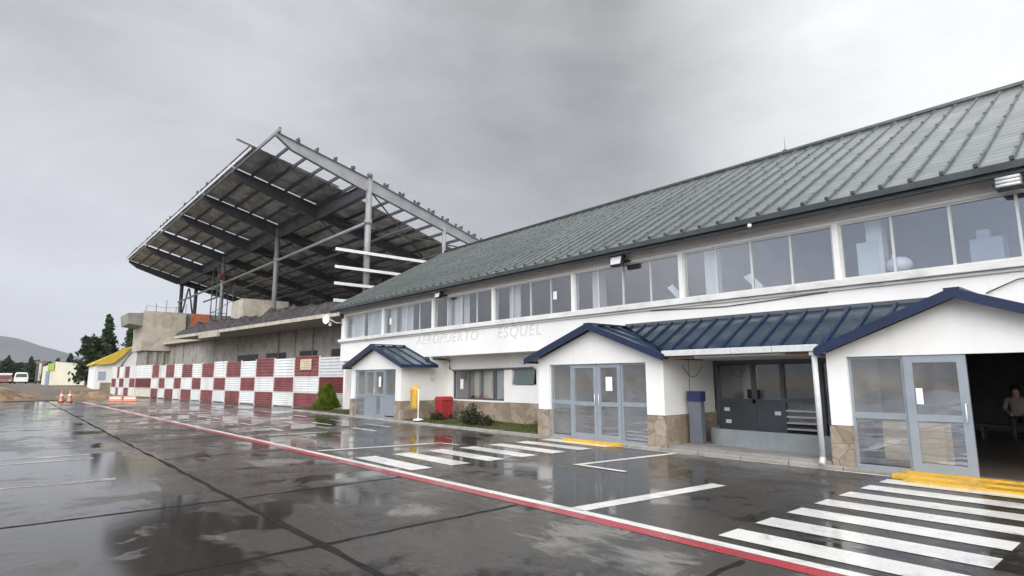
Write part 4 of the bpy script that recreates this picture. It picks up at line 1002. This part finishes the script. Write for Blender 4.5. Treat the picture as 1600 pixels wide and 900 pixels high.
def person(x, y, z0):
    t = thing('person', 'person in a pale jacket sitting inside beyond the dark open doorway', 'person', (x, y, z0))
    me = bpy.data.meshes.new('body'); 
    J = [((0, 0, .52), .15), ((0, 0, .70), .145), ((0, -.02, .91), .16), ((0, -.02, 1.05), .07), ((0, -.03, 1.12), .065), ((0, -.04, 1.21), .10), ((0, -.03, 1.29), .07),
         ((.19, -.02, 1.0), .07), ((.25, -.06, .75), .05), ((.16, -.28, .64), .036), ((.12, -.34, .62), .035), ((-.19, -.02, 1.0), .07), ((-.25, -.06, .75), .05), ((-.16, -.28, .64), .036), ((-.12, -.34, .62), .035),
         ((.10, -.05, .52), .10), ((.12, -.46, .52), .075), ((.12, -.46, .12), .045), ((.13, -.60, .06), .04), ((-.10, -.05, .52), .10), ((-.12, -.46, .52), .075), ((-.12, -.46, .12), .045), ((-.13, -.60, .06), .04)]
    E_ = [(0, 1), (1, 2), (2, 3), (3, 4), (4, 5), (5, 6), (2, 7), (7, 8), (8, 9), (9, 10), (2, 11), (11, 12), (12, 13), (13, 14), (0, 15), (15, 16), (16, 17), (17, 18), (0, 19), (19, 20), (20, 21), (21, 22)]
    me.from_pydata([j[0] for j in J], E_, []); o = bpy.data.objects.new('body', me); COL.objects.link(o)
    sk = o.modifiers.new('s', 'SKIN'); su = o.modifiers.new('u', 'SUBSURF'); su.levels = su.render_levels = 2
    for i, j in enumerate(J): me.skin_vertices[0].data[i].radius = (j[1], j[1]*(.72 if i < 3 else 1))
    me.skin_vertices[0].data[0].use_root = True
    bpy.context.view_layer.update(); m2 = bpy.data.meshes.new_from_object(o.evaluated_get(bpy.context.evaluated_depsgraph_get())); bpy.data.objects.remove(o)
    m2.materials.clear()
    for m in (M_JACKET, M_TROUS, M_SKIN): m2.materials.append(m)
    for p in m2.polygons:
        c = p.center; p.use_smooth = True; p.material_index = 2 if c.z > 1.06 or (c.y < -.25 and c.z > .6) else (1 if c.z < .60 else 0)
    o = bpy.data.objects.new('body', m2); COL.objects.link(o); o.parent = t
    b = MB(); b.lathe([(.0, .115), (.06, .10), (.098, .05), (.108, .0), (.10, -.05), (.085, -.07)], (0, -.01, 1.235), 16); b.build('hair', M_BLACK, None)
    h = bpy.data.objects[[q.name for q in COL.objects if q.name.startswith('hair')][-1]]; h.parent = t
    return t
pt = person(-3.05, 18.9, .13); pt.rotation_euler.z = R(10)
t = thing('bench', 'dark bench inside the lobby under the seated person', 'bench', (-3.0, 19, .13))
b = MB(); b.box(-3.9, -2.1, 18.75, 19.2, .45, .50, bev=.01); b.build('seat', M_ALUD, t)
for xx in (-3.8, -2.25): b = MB(); b.box(xx, xx+.05, 18.8, 19.15, .132, .45); b.build('leg', M_ALUD, t)
# papers stuck on glass and doors
def paper(x, y, z, w, h, label):
    b = MB(); b.box(x-w/2, x+w/2, y-.003, y, z-h/2, z+h/2); o = b.build('paper_notice', M_PAPER); settle(o, (x, y, z)); tag(o, label, 'notice', 'paper notices on the glass')
paper(-22.5, YD-.022, 1.55, .20, .42, 'white sheet on the upper glass of the small porch door')
paper(-10.08, YD-.022, 1.53, .22, .36, 'white sheet on the door glass of the middle porch')
paper(-19.75, YL+.085, 1.45, .20, .40, 'white sheet in the curtained ground floor window')
paper(-13.35, YF+.064, 4.33, .16, .26, 'white sheet on an upper floor pane above the faded lettering')
paper(-24.15, YF+.064, 4.3, .18, .30, 'white sheet on an upper floor pane above the small porch')
paper(-3.20, YD-.028, 1.36, .10, .27, 'narrow white sheet on the porch door next to the open doorway')
for x, z, l in ((-8.05, .88, 'upper white sticker on the dark panel behind the grey post'), (-8.02, .58, 'lower white sticker on the dark panel behind the grey post'), (-6.72, .83, 'white sticker beside the slatted dark door'), (-5.3, .76, 'white sticker on the dark panel next to the downpipe')):
    paper(x, YL+.018 if x in (-6.72,) else YL+.048, z, .15, .09, l)
# things behind the upper windows
t = thing('cabinet', 'tall pale cabinet behind the upper window beside the white globe', 'cabinet', (-4.25, 13.75, 2.8))
b = MB(); b.box(-4.52, -4.10, 13.6, 14.0, 2.8, 4.52, bev=.01); b.build('carcass', M_CABI, t); b = MB(); b.box(-4.50, -4.12, 13.585, 13.598, 2.9, 4.48); b.build('door', M_CABI, t)
t = thing('globe_lamp', 'round white globe with a small knob behind the upper window', 'lamp', (-3.75, 13.6, 3.7))
b = MB(); b.lathe([(.0, -.17), (.14, -.14), (.21, -.07), (.23, 0), (.21, .07), (.14, .14), (.0, .17)], (-3.75, 13.6, 3.94), 24); b.build('globe', M_WHITEP, t)
b = MB(); b.lathe([(.0, 0), (.04, .01), (.045, .05), (.02, .09), (.0, .09)], (-3.84, 13.6, 4.09), 12); b.build('knob', M_WHITEP, t)
b = MB(); b.tube([(-3.75, 13.6, 2.8), (-3.75, 13.6, 3.8)], .02, 8); b.build('stand', M_WHITEP, t)
t = thing('stacked_boxes', 'pale blue cartons stacked behind the last upper window', 'box', (-2.3, 14.0, 2.8))
b = MB(); b.box(-2.62, -2.12, 13.8, 14.3, 2.8, 4.28, bev=.01); b.build('lower_box', M_PALEB, t); b = MB(); b.box(-2.5, -2.3, 13.8, 14.1, 4.28, 4.45, bev=.01); b.build('upper_box', M_PALEB, t)
for x, lab in ((-9.05, 'slanted white plate imitating a reflection in the upper window above the middle porch'), (-6.85, 'slanted white plate imitating a reflection in the upper window above the canopy')):
    b = MB(); b.prism([(x-.20, 13.5, 4.12), (x-.02, 13.5, 4.18), (x+.30, 13.5, 3.82), (x+.14, 13.5, 3.75)], (0, .03, 0)); o = b.build('reflection_plate', M_WHITEP); settle(o, (x, 13.5, 3.7)); tag(o, lab, 'painted reflection', 'plates imitating reflections in the upper windows')  # added white plates imitating pale slanted reflections in the panes

# ------------------------------------------------------------------ traffic cones and barriers
def cone_thing(loc, label, s=1.0):
    t = thing('traffic_cone', label, 'traffic cone', loc, 'traffic cones at the end of the red line')
    b = MB(); b.lathe([(.17*s, .04), (.16*s, .08), (.03*s, .78*s), (.025*s, .80*s), (.0, .80*s)], loc, 16); b.build('cone_body', M_ORANGE, t)
    b = MB(); b.lathe([(.122*s, .36*s), (.127*s, .355*s), (.092*s, .52*s), (.088*s, .52*s)], loc, 16); b.build('reflective_band', M_WHITEP, t)
    b = MB(); x, y, z = loc; b.box(x-.2*s, x+.2*s, y-.2*s, y+.2*s, z, z+.04, bev=.01); b.build('base', M_RUBB, t)
cone_thing((-56.6, 3.32, 0), 'orange traffic cone at the end of the red line, the one nearer the soil heap', 1.05)
cone_thing((-55.9, 3.78, 0), 'orange traffic cone at the end of the red line, the one nearer the hoarding', 1.1)
for k, (x, y, lab) in enumerate(((-55.5, 6.6, 'orange plastic barrier at the far end of the hoarding, standing farther out'), (-54.3, 7.4, 'orange plastic barrier at the far end of the hoarding, close to the panels'))):
    t = thing('road_barrier', lab, 'barrier', (x, y, 0), 'orange barriers by the hoarding')
    b = MB(); b.prism([(x-.1, y-.42, .02), (x+.3, y-.42, .02), (x+.16, y-.42, .42), (x+.04, y-.42, .36)], (.3, .8, 0), bev=.03); b.build('shell', M_ORANGE, t)
    b = MB(); b.prism([(x+.27, y-.36, .20), (x+.29, y-.36, .20), (x+.255, y-.36, .27), (x+.235, y-.36, .27)], (.26, .66, 0)); b.build('stripe', M_WHITEP, t)

# ------------------------------------------------------------------ plants
def leafy(b, p, s, n, spread, rng):
    for _ in range(n):
        q = p+Vector((rng.gauss(0, spread), rng.gauss(0, spread), rng.gauss(0, spread)))
        d = Vector((rng.uniform(-1, 1), rng.uniform(-1, 1), rng.uniform(-.7, .9))).normalized(); e = d.orthogonal().normalized(); e = (e*math.cos(_)+d.cross(e)*math.sin(_))
        a = s*rng.uniform(.6, 1.3)
        b.face([q-e*a*.4, q+d*a*.6, q+e*a*.4, q-d*a*.6])
def conifer(name, x, y, h, r, label, seed, m=M_CONIF, group='trees behind the site', skirt=.08, droop=.28, dens=1.0, kind='tree'):
    rng = random.Random(seed); z0 = gz(x, y)
    t = thing(name, label, 'tree', (x, y, z0), group)
    b = MB(); b.tube([(x, y, z0-.2), (x+.1, y, z0+h*.5), (x, y, z0+h*.96)], h*.018, 8, h*.003)
    f = MB(); lv = int(24*dens)
    for k in range(lv):
        u = k/(lv-1); z = z0+h*(skirt+(1-skirt)*u*.985); R_ = r*(1-u)**.85*rng.uniform(.75, 1.15)+.12
        nb = max(3, int(9*(1-u)+3)); a0 = rng.uniform(0, 6.28)
        for j in range(nb):
            a = a0+j*6.283/nb+rng.uniform(-.3, .3); rr = R_*rng.uniform(.55, 1.15)
            tip = Vector((x+rr*math.cos(a), y+rr*math.sin(a), z-droop*rr+rng.uniform(-.1, .15)*rr)); root = Vector((x, y, z))
            if k % 2 == 0: b.tube([root, tip], .035*h/12, 4, .01, cap=False)
            ns = max(2, int(rr/.32))
            for q in range(ns):
                s_ = (q+.6)/ns
                if rng.random() < .12: continue
                leafy(f, root.lerp(tip, s_), .50*(.8+.3*rng.random())*h/12+.14, 7, .22*h/12, rng)
    b.build('trunk', M_BARK, t); f.build('crown', m, t, recalc=False); return t
def pine(x, y, h, r, label, seed, group='trees behind the site'):
    rng = random.Random(seed); z0 = gz(x, y); t = thing('pine_tree', label, 'tree', (x, y, z0), group)
    b = MB(); b.tube([(x, y, z0-.2), (x+.2, y+.1, z0+h*.45), (x, y, z0+h*.85)], h*.03, 8, h*.01); f = MB()
    for k in range(80):
        a = rng.uniform(0, 6.28); u = rng.uniform(.12, 1); rr = r*(1-.55*u)*rng.uniform(.35, 1.1)
        c = Vector((x+rr*math.cos(a), y+rr*math.sin(a), z0+h*u)); root = Vector((x, y, z0+h*max(.1, u-.18))); b.tube([root, c], .05, 4, .015, cap=False)
        for q in range(16): leafy(f, c+Vector((rng.gauss(0, .42), rng.gauss(0, .42), rng.gauss(0, .26)))*(h/7), .46, 3, .16, rng)
    b.build('trunk', M_BARK, t); f.build('crown', M_PINE, t, recalc=False)
pine(-108, 9.6, 6.9, 1.9, 'dark bushy pine beside the eave of the white house', 5)
conifer('fir_tree', -118, 12.2, 11.2, 2.9, 'tallest dark fir rising behind the yellow roof', 11)
conifer('fir_tree', -128, 16.6, 10.6, 1.9, 'slim dark fir between the tallest fir and the concrete tower', 12)
conifer('fir_tree', -130, 18.75, 10.4, 1.7, 'slim dark fir half hidden by the concrete stair tower', 13)
far = [(8, 562, 3), (14, 556, 5), (26, 570, 8), (36, 575, 4), (50, 558, 6), (42, 568, 9), (78, 566, 7), (91, 560, 10), (111, 553, 12), (20, 572, 5), (58, 572, 2), (100, 566, 6)]
labs = ['low dark tree above the red vehicle', 'dark pointed fir with a thin top above the gap beside the red vehicle', 'dark tree between the red and white vehicles', 'dark tree directly above the white van', 'taller pointed fir between the white van and the brown shed', 'low dark tree just past the white van towards the brown shed', 'dark fir just above the green sign of the cream shed', 'pointed fir behind the middle of the cream shed', 'larger fir behind the low end of the cream shed', 'low dark tree behind the red vehicle', 'low dark tree behind the brown shed', 'low fir between two pointed firs behind the cream shed']
for (u, vv, sd2), lab in zip(far, labs):
    w = wdir(u, vv); w = w/math.hypot(w.x, w.y); dist = 175 if u < 62 else 150
    if u in (26, 36, 42, 20): dist = 185
    p = Vector((0, 0, 1.7))+w*dist; h = p.z-gz(p.x, p.y)
    conifer('fir_tree', p.x, p.y, h, h*.52 if sd2 % 2 else h*.42, lab, 100+sd2+u, group='far trees at the left', dens=.8)
# low hedge-like mass of distant woodland beyond the vehicles
b = MB(); rng = random.Random(2)
for k in range(6500):
    u = rng.random(); x = -205+rng.uniform(-8, 8); y = -8+34*u; hmax = 5.2+1.6*noise.noise(Vector((y*.25, 1, 1)))
    leafy(b, Vector((x, y, .9+hmax*rng.random()**1.2)), 1.0, 1, .2, rng)
struct(b.build('woodland', M_CONIF, recalc=False), 'stuff')

def cone_shrub(x, y, h, r, label):
    rng = random.Random(4); t = thing('thuja_shrub', label, 'shrub', (x, y, .12)); f = MB()
    for k in range(4200):
        u = rng.random()**.8; a = rng.uniform(0, 6.283); lump = 1+.38*noise.noise(Vector((math.cos(a)*1.6, math.sin(a)*1.6, u*4)))
        R_ = r*lump*(min(1, u/.12+.55))*(1-max(0, u-.05))**.75; rr = R_*(1-.25*rng.random()**2)
        p = Vector((x+rr*math.cos(a), y+rr*math.sin(a), .12+h*u)); s = rng.uniform(.05, .11)
        out = Vector((math.cos(a), math.sin(a), 1.2)).normalized(); e = Vector((-math.sin(a), math.cos(a), 0)).lerp(out.orthogonal(), rng.uniform(-.6, .6)).normalized()
        f.face([p-e*s*.45, p+out*s*1.5, p+e*s*.45, p-out*s*.3])
    b = MB(); b.tube([(x, y, .1), (x, y, .12+h*.7)], .05, 8, .012)
    for k in range(30):
        a = rng.uniform(0, 6.28); u = rng.uniform(.05, .75); b.tube([(x, y, .12+h*u), (x+r*.8*(1-u)*math.cos(a), y+r*.8*(1-u)*math.sin(a), .12+h*(u+.12))], .012, 4, .004, cap=False)
    b.build('stem', M_BARK, t); f.build('foliage', M_THUJA, t, recalc=False)
cone_shrub(-29.7, 12.75, 1.27, .62, 'bright green conical shrub in front of the hoarding')
def dry_bush(x, y, h, r, label, seed, leaf_n=5):
    rng = random.Random(seed); t = thing('dry_bush', label, 'bush', (x, y, .07), 'bushes in the grass strip'); b = MB(); f = MB()
    for k in range(60):
        a = rng.uniform(0, 6.28); el = rng.uniform(.35, 1.35); l = h*rng.uniform(.55, 1.15)
        d = Vector((math.cos(a)*math.cos(el)*r/h*1.5, math.sin(a)*math.cos(el)*r/h*1.5, math.sin(el)))
        p0 = Vector((x+rng.gauss(0, .05), y+rng.gauss(0, .05), .07)); p1 = p0+d*l*.55+Vector((rng.gauss(0, .04), rng.gauss(0, .04), 0)); p2 = p0+d*l+Vector((rng.gauss(0, .06), rng.gauss(0, .06), 0))
        b.tube([p0, p1, p2], .009, 4, .003, cap=False)
        for q in range(7): leafy(f, p0.lerp(p2, .35+.65*rng.random()), .055, leaf_n, .05, rng)
    b.build('stems', M_BARK, t); f.build('foliage', M_BUSH, t, recalc=False)
dry_bush(-16.85, 12.5, .70, .38, 'dark twiggy bush in the grass under the ground floor window', 3)
dry_bush(-16.1, 12.6, .36, .18, 'small low twig clump just beside the dark bush', 8, 2)
dry_bush(-13.1, 12.6, .34, .22, 'small dry clump against the pillar of the middle porch', 5, 2)
dry_bush(-19.35, 12.75, .32, .2, 'small dry clump in front of the red bin', 6, 2)

# ------------------------------------------------------------------ background buildings and vehicles
zb = gz(-95, 10)
H = thing('white_house', 'small white house with a yellow roof at the end of the hoarding', 'house', (-95, 11, zb))
b = MB(); b.prism([(-94.6, 8.75, zb-.3), (-94.6, 14.6, zb-.3), (-94.6, 14.45, 4.0), (-94.6, 12.95, 6.0), (-94.6, 12.3, 5.75), (-94.6, 8.75, 3.5)], (-8, 0, 0)); b.build('wall', M_HOUSE, H)
b = MB(); b.prism([(-94.1, 8.5, 3.62), (-94.1, 9.6, 3.60), (-94.1, 10.6, 3.78), (-94.1, 11.6, 4.75), (-94.1, 12.55, 5.95), (-94.1, 11.7, 5.90), (-94.1, 10.4, 4.95), (-94.1, 8.5, 3.80)], (-.5, 0, 0)); b.prism([(-94.61, 8.45, 3.50), (-94.61, 12.95, 6.05), (-94.61, 12.95, 6.2), (-94.61, 8.45, 3.72)], (-8.5, 0, 0)); r_ = b.build('roof', M_ROOFY, H)
b = MB(); b.prism([(-94.2, 12.98, 6.02), (-94.2, 14.7, 3.75), (-94.2, 14.7, 3.9), (-94.2, 12.98, 6.2)], (-9, 0, 0)); b.build('rear_slope', M_HOUSE, r_)
b = MB(); b.box(-94.6, -94.52, 9.1, 9.9, 1.6, 2.7); b.build('window', M_PALEB, H)
b = MB(); b.box(-94.6, -94.52, 11.2, 11.9, 1.5, 2.5); b.build('window', M_ALUL, H)
b = MB(); b.box(-94.6, -93.6, 10.8, 12.6, 2.85, 2.95); b.build('awning', M_ALUD, H)
b = MB(); b.tube([(-94.5, 12.75, 5.6), (-94.5, 11.6, 3.6), (-94.5, 11.55, 1)], .07, 6); b.build('downpipe', M_ALUD, H)
b = MB(); b.box(-94.56, -94.5, 9.4, 12.2, zb-.2, 1.25); b.build('stone_base', M_STONE, H)
SH = thing('cream_shed', 'long low cream shed with a lime green sign over its blue door', 'shed', (-125, 7, gz(-125, 7)))
def at(u, vv, D): 
    w = wdir(u, vv); w = w/math.hypot(w.x, w.y); return Vector((0, 0, 1.7))+w*D
A_, B_, C_ = at(83, 601, 118), at(131, 601, 116), at(64, 601, 121); zg = gz(A_.x, A_.y)-.1
def T(p, z): return (p.x, p.y, z)
bk = Vector((-10, 3, 0))
b = MB(); b.prism([T(A_, zg), T(B_, zg), T(B_, 3.15), T(A_, 4.35)], bk); b.build('wall', M_SHED, SH)
b = MB(); b.prism([T(C_, zg), T(A_, zg), T(A_, 4.30), T(C_, 3.7)], bk*.9+Vector((-.1, 0, 0))); b.build('gable_wall', M_SHED, SH)
b = MB(); b.prism([T(A_, 4.36), T(B_, 3.16), T(B_, 3.30), T(A_, 4.50)], bk*1.02+Vector((0, 0, 0))); b.build('roof', M_SHED, SH)
off = (A_-C_).normalized(); nn = Vector((off.y, -off.x, 0)); nn = nn if nn.x > 0 else -nn
q0 = C_+off*.35*(A_-C_).length; q1 = C_+off*.62*(A_-C_).length
b = MB(); b.prism([T(q0+nn*.05, zg), T(q1+nn*.05, zg), T(q1+nn*.05, 3.0), T(q0+nn*.05, 3.0)], nn*.05); b.build('door', M_DOORB, SH)
q0 = C_+off*.5*(A_-C_).length; q1 = C_+off*1.0*(A_-C_).length
b = MB(); b.prism([T(q0+nn*.1, 3.1), T(q1+nn*.1, 3.1), T(q1+nn*.1, 4.2), T(q0+nn*.1, 4.2)], nn*.05); b.build('sign', M_GREENS, SH)
q = at(121, 588, 121); b = MB(); b.box(q.x-.3, q.x+1.5, q.y-.7, q.y+.9, q.z-.2, q.z+.25); b.build('wall_canopy', M_ALUD, SH)
p0_, p1_ = at(54, 601, 150), at(66, 601, 150); zg = gz(p0_.x, p0_.y)-.1
BS = thing('brown_shed', 'small brown shed with dark posts beside the cream shed', 'shed', p0_*1 - Vector((0, 0, p0_.z-zg)))
b = MB(); b.prism([T(p0_, zg), T(p1_, zg), T(p1_, 4.9), T(p0_, 5.0)], (-5, 1, 0)); b.build('wall', M_SHEDB, BS)
b = MB(); b.prism([T(p0_+Vector((.3, -.3, 0)), 4.9), T(p1_+Vector((.3, .3, 0)), 4.8), T(p1_+Vector((.3, .3, 0)), 5.15), T(p0_+Vector((.3, -.3, 0)), 5.25)], (-5.6, 1, 0)); b.build('roof', M_SHEDB, BS)
for k in range(3):
    q = p0_.lerp(p1_, .1+.38*k); b = MB(); b.box(q.x+.05, q.x+.3, q.y-.2, q.y+.2, zg, 4.9); b.build('post', M_SHED if k == 1 else M_ALUD, BS)
def van(u, D, w_, h_, m, label, cat):
    """vehicle seen end-on, w_ wide and h_ tall"""
    p = at(u, 600, D); zg = gz(p.x, p.y); x, y = p.x, p.y
    t = thing('parked_van', label, cat, (x, y, zg), 'vehicles parked behind the apron'); hw = w_/2
    b = MB(); prof = [(-hw, zg+.35), (hw, zg+.35), (hw, zg+h_*.55), (hw*.86, zg+h_*.95), (hw*.7, zg+h_), (-hw*.7, zg+h_), (-hw*.86, zg+h_*.95), (-hw, zg+h_*.55)]
    b.prism([(x, y+a, z) for a, z in prof], (-4.6, 0, 0), bev=.08); b.build('body', m, t)
    b = MB(); b.prism([(x+.01, y-hw*.82, zg+h_*.58), (x+.01, y+hw*.82, zg+h_*.58), (x+.01, y+hw*.70, zg+h_*.88), (x+.01, y-hw*.70, zg+h_*.88)], (.02, 0, 0)); b.build('windscreen', M_ALUD, t)
    for s_ in (-1, 1):
        b = MB(); b.box(x, x+.05, y+s_*hw*.72-.16, y+s_*hw*.72+.16, zg+h_*.36, zg+h_*.44, bev=.02); b.build('headlight', M_LAMPG, t)
        for xx in (x-.9, x-3.7): b = MB(); b.tube([(xx, y+s_*hw*.8-.12, zg+.34), (xx, y+s_*hw*.8+.12, zg+.34)], .34, 14); b.build('wheel', M_RUBB, t)
    return t
van(32, 140, 2.0, 2.05, M_WHITEP, 'white van facing the apron in front of the dark trees', 'van')
t = van(5, 140, 2.4, 1.6, M_CARR, 'red vehicle with a white top behind the ochre soil heap', 'van')
x, y, z = t.location; b = MB(); b.box(x-3.8, x-.4, y-1.1, y+1.1, z+1.62, z+1.9, bev=.05); b.build('roof_box', M_WHITEP, t)

# ------------------------------------------------------------------ hills
def ridge(name, pts, depth, seed, m=M_HILL):
    """pts: (azimuth direction vector, distance, crest height)"""
    b = MB(); rows = 14; prev = None; n = len(pts)
    for i, (dx, dy, D, h) in enumerate(pts):
        w = Vector((dx, dy, 0)).normalized(); cur = []
        for j in range(rows):
            u = j/(rows-1); d = D-depth*.75+depth*1.6*u
            prof = math.sin(math.pi*min(1, u/1.0))**1.1
            p = w*d; nz = noise.fractal(Vector((p.x*.0013+seed, p.y*.0013, seed)), 1, 2, 6)
            cur.append(b.bm.verts.new((p.x, p.y, -4+h*prof*(1+.10*nz*(1 if abs(u-.5) > .12 else .3)))))
        if prev:
            for j in range(rows-1): b.bm.faces.new((prev[j], cur[j], cur[j+1], prev[j+1])).smooth = True
        prev = cur
    return struct(b.build(name, m))
def prof_dir(u, vv): w = wdir(u, vv); l = math.hypot(w.x, w.y); return (w.x/l, w.y/l, w.z/l)
D0 = 3600
crest = [(-260, 560), (-200, 548), (-140, 536), (-90, 528), (-50, 524), (-20, 523), (5, 524), (25, 527), (45, 533), (65, 540), (85, 545), (105, 551), (130, 560), (160, 570), (190, 580), (240, 588)]
pts = []
for u, vv in crest:
    dx, dy, sl2 = prof_dir(u, vv); pts.append((dx, dy, D0, max(8, (1.7+sl2*D0)+4)))
ridge('hills', pts, 1400, 1.3)
pts = []
for k in range(100):
    a = R(-170+k*1.68); h = 330+220*noise.noise(Vector((k*.092, 4, 2)))+70*noise.noise(Vector((k*.32, 1, 7)))
    h = h*.36+230*math.exp(-((math.degrees(a)+113)/6)**2)+190*math.exp(-((math.degrees(a)+125)/9)**2); pts.append((math.cos(a), math.sin(a), 3300, max(40, h)))
ridge('hills', pts, 1800, 5.2)

# ------------------------------------------------------------------ air
hz = NB('damp_air')
pv = hz.n('ShaderNodeVolumePrincipled'); pv.inputs['Color'].default_value = (.80, .85, .93, 1); pv.inputs['Density'].default_value = .00011
pv.inputs['Anisotropy'].default_value = .0
hz.t.links.new(pv.outputs[0], hz.out.inputs[1])
b = MB(); b.box(-6500, 6500, -6500, 6500, -8, 900); struct(b.build('haze', hz.m), 'stuff')
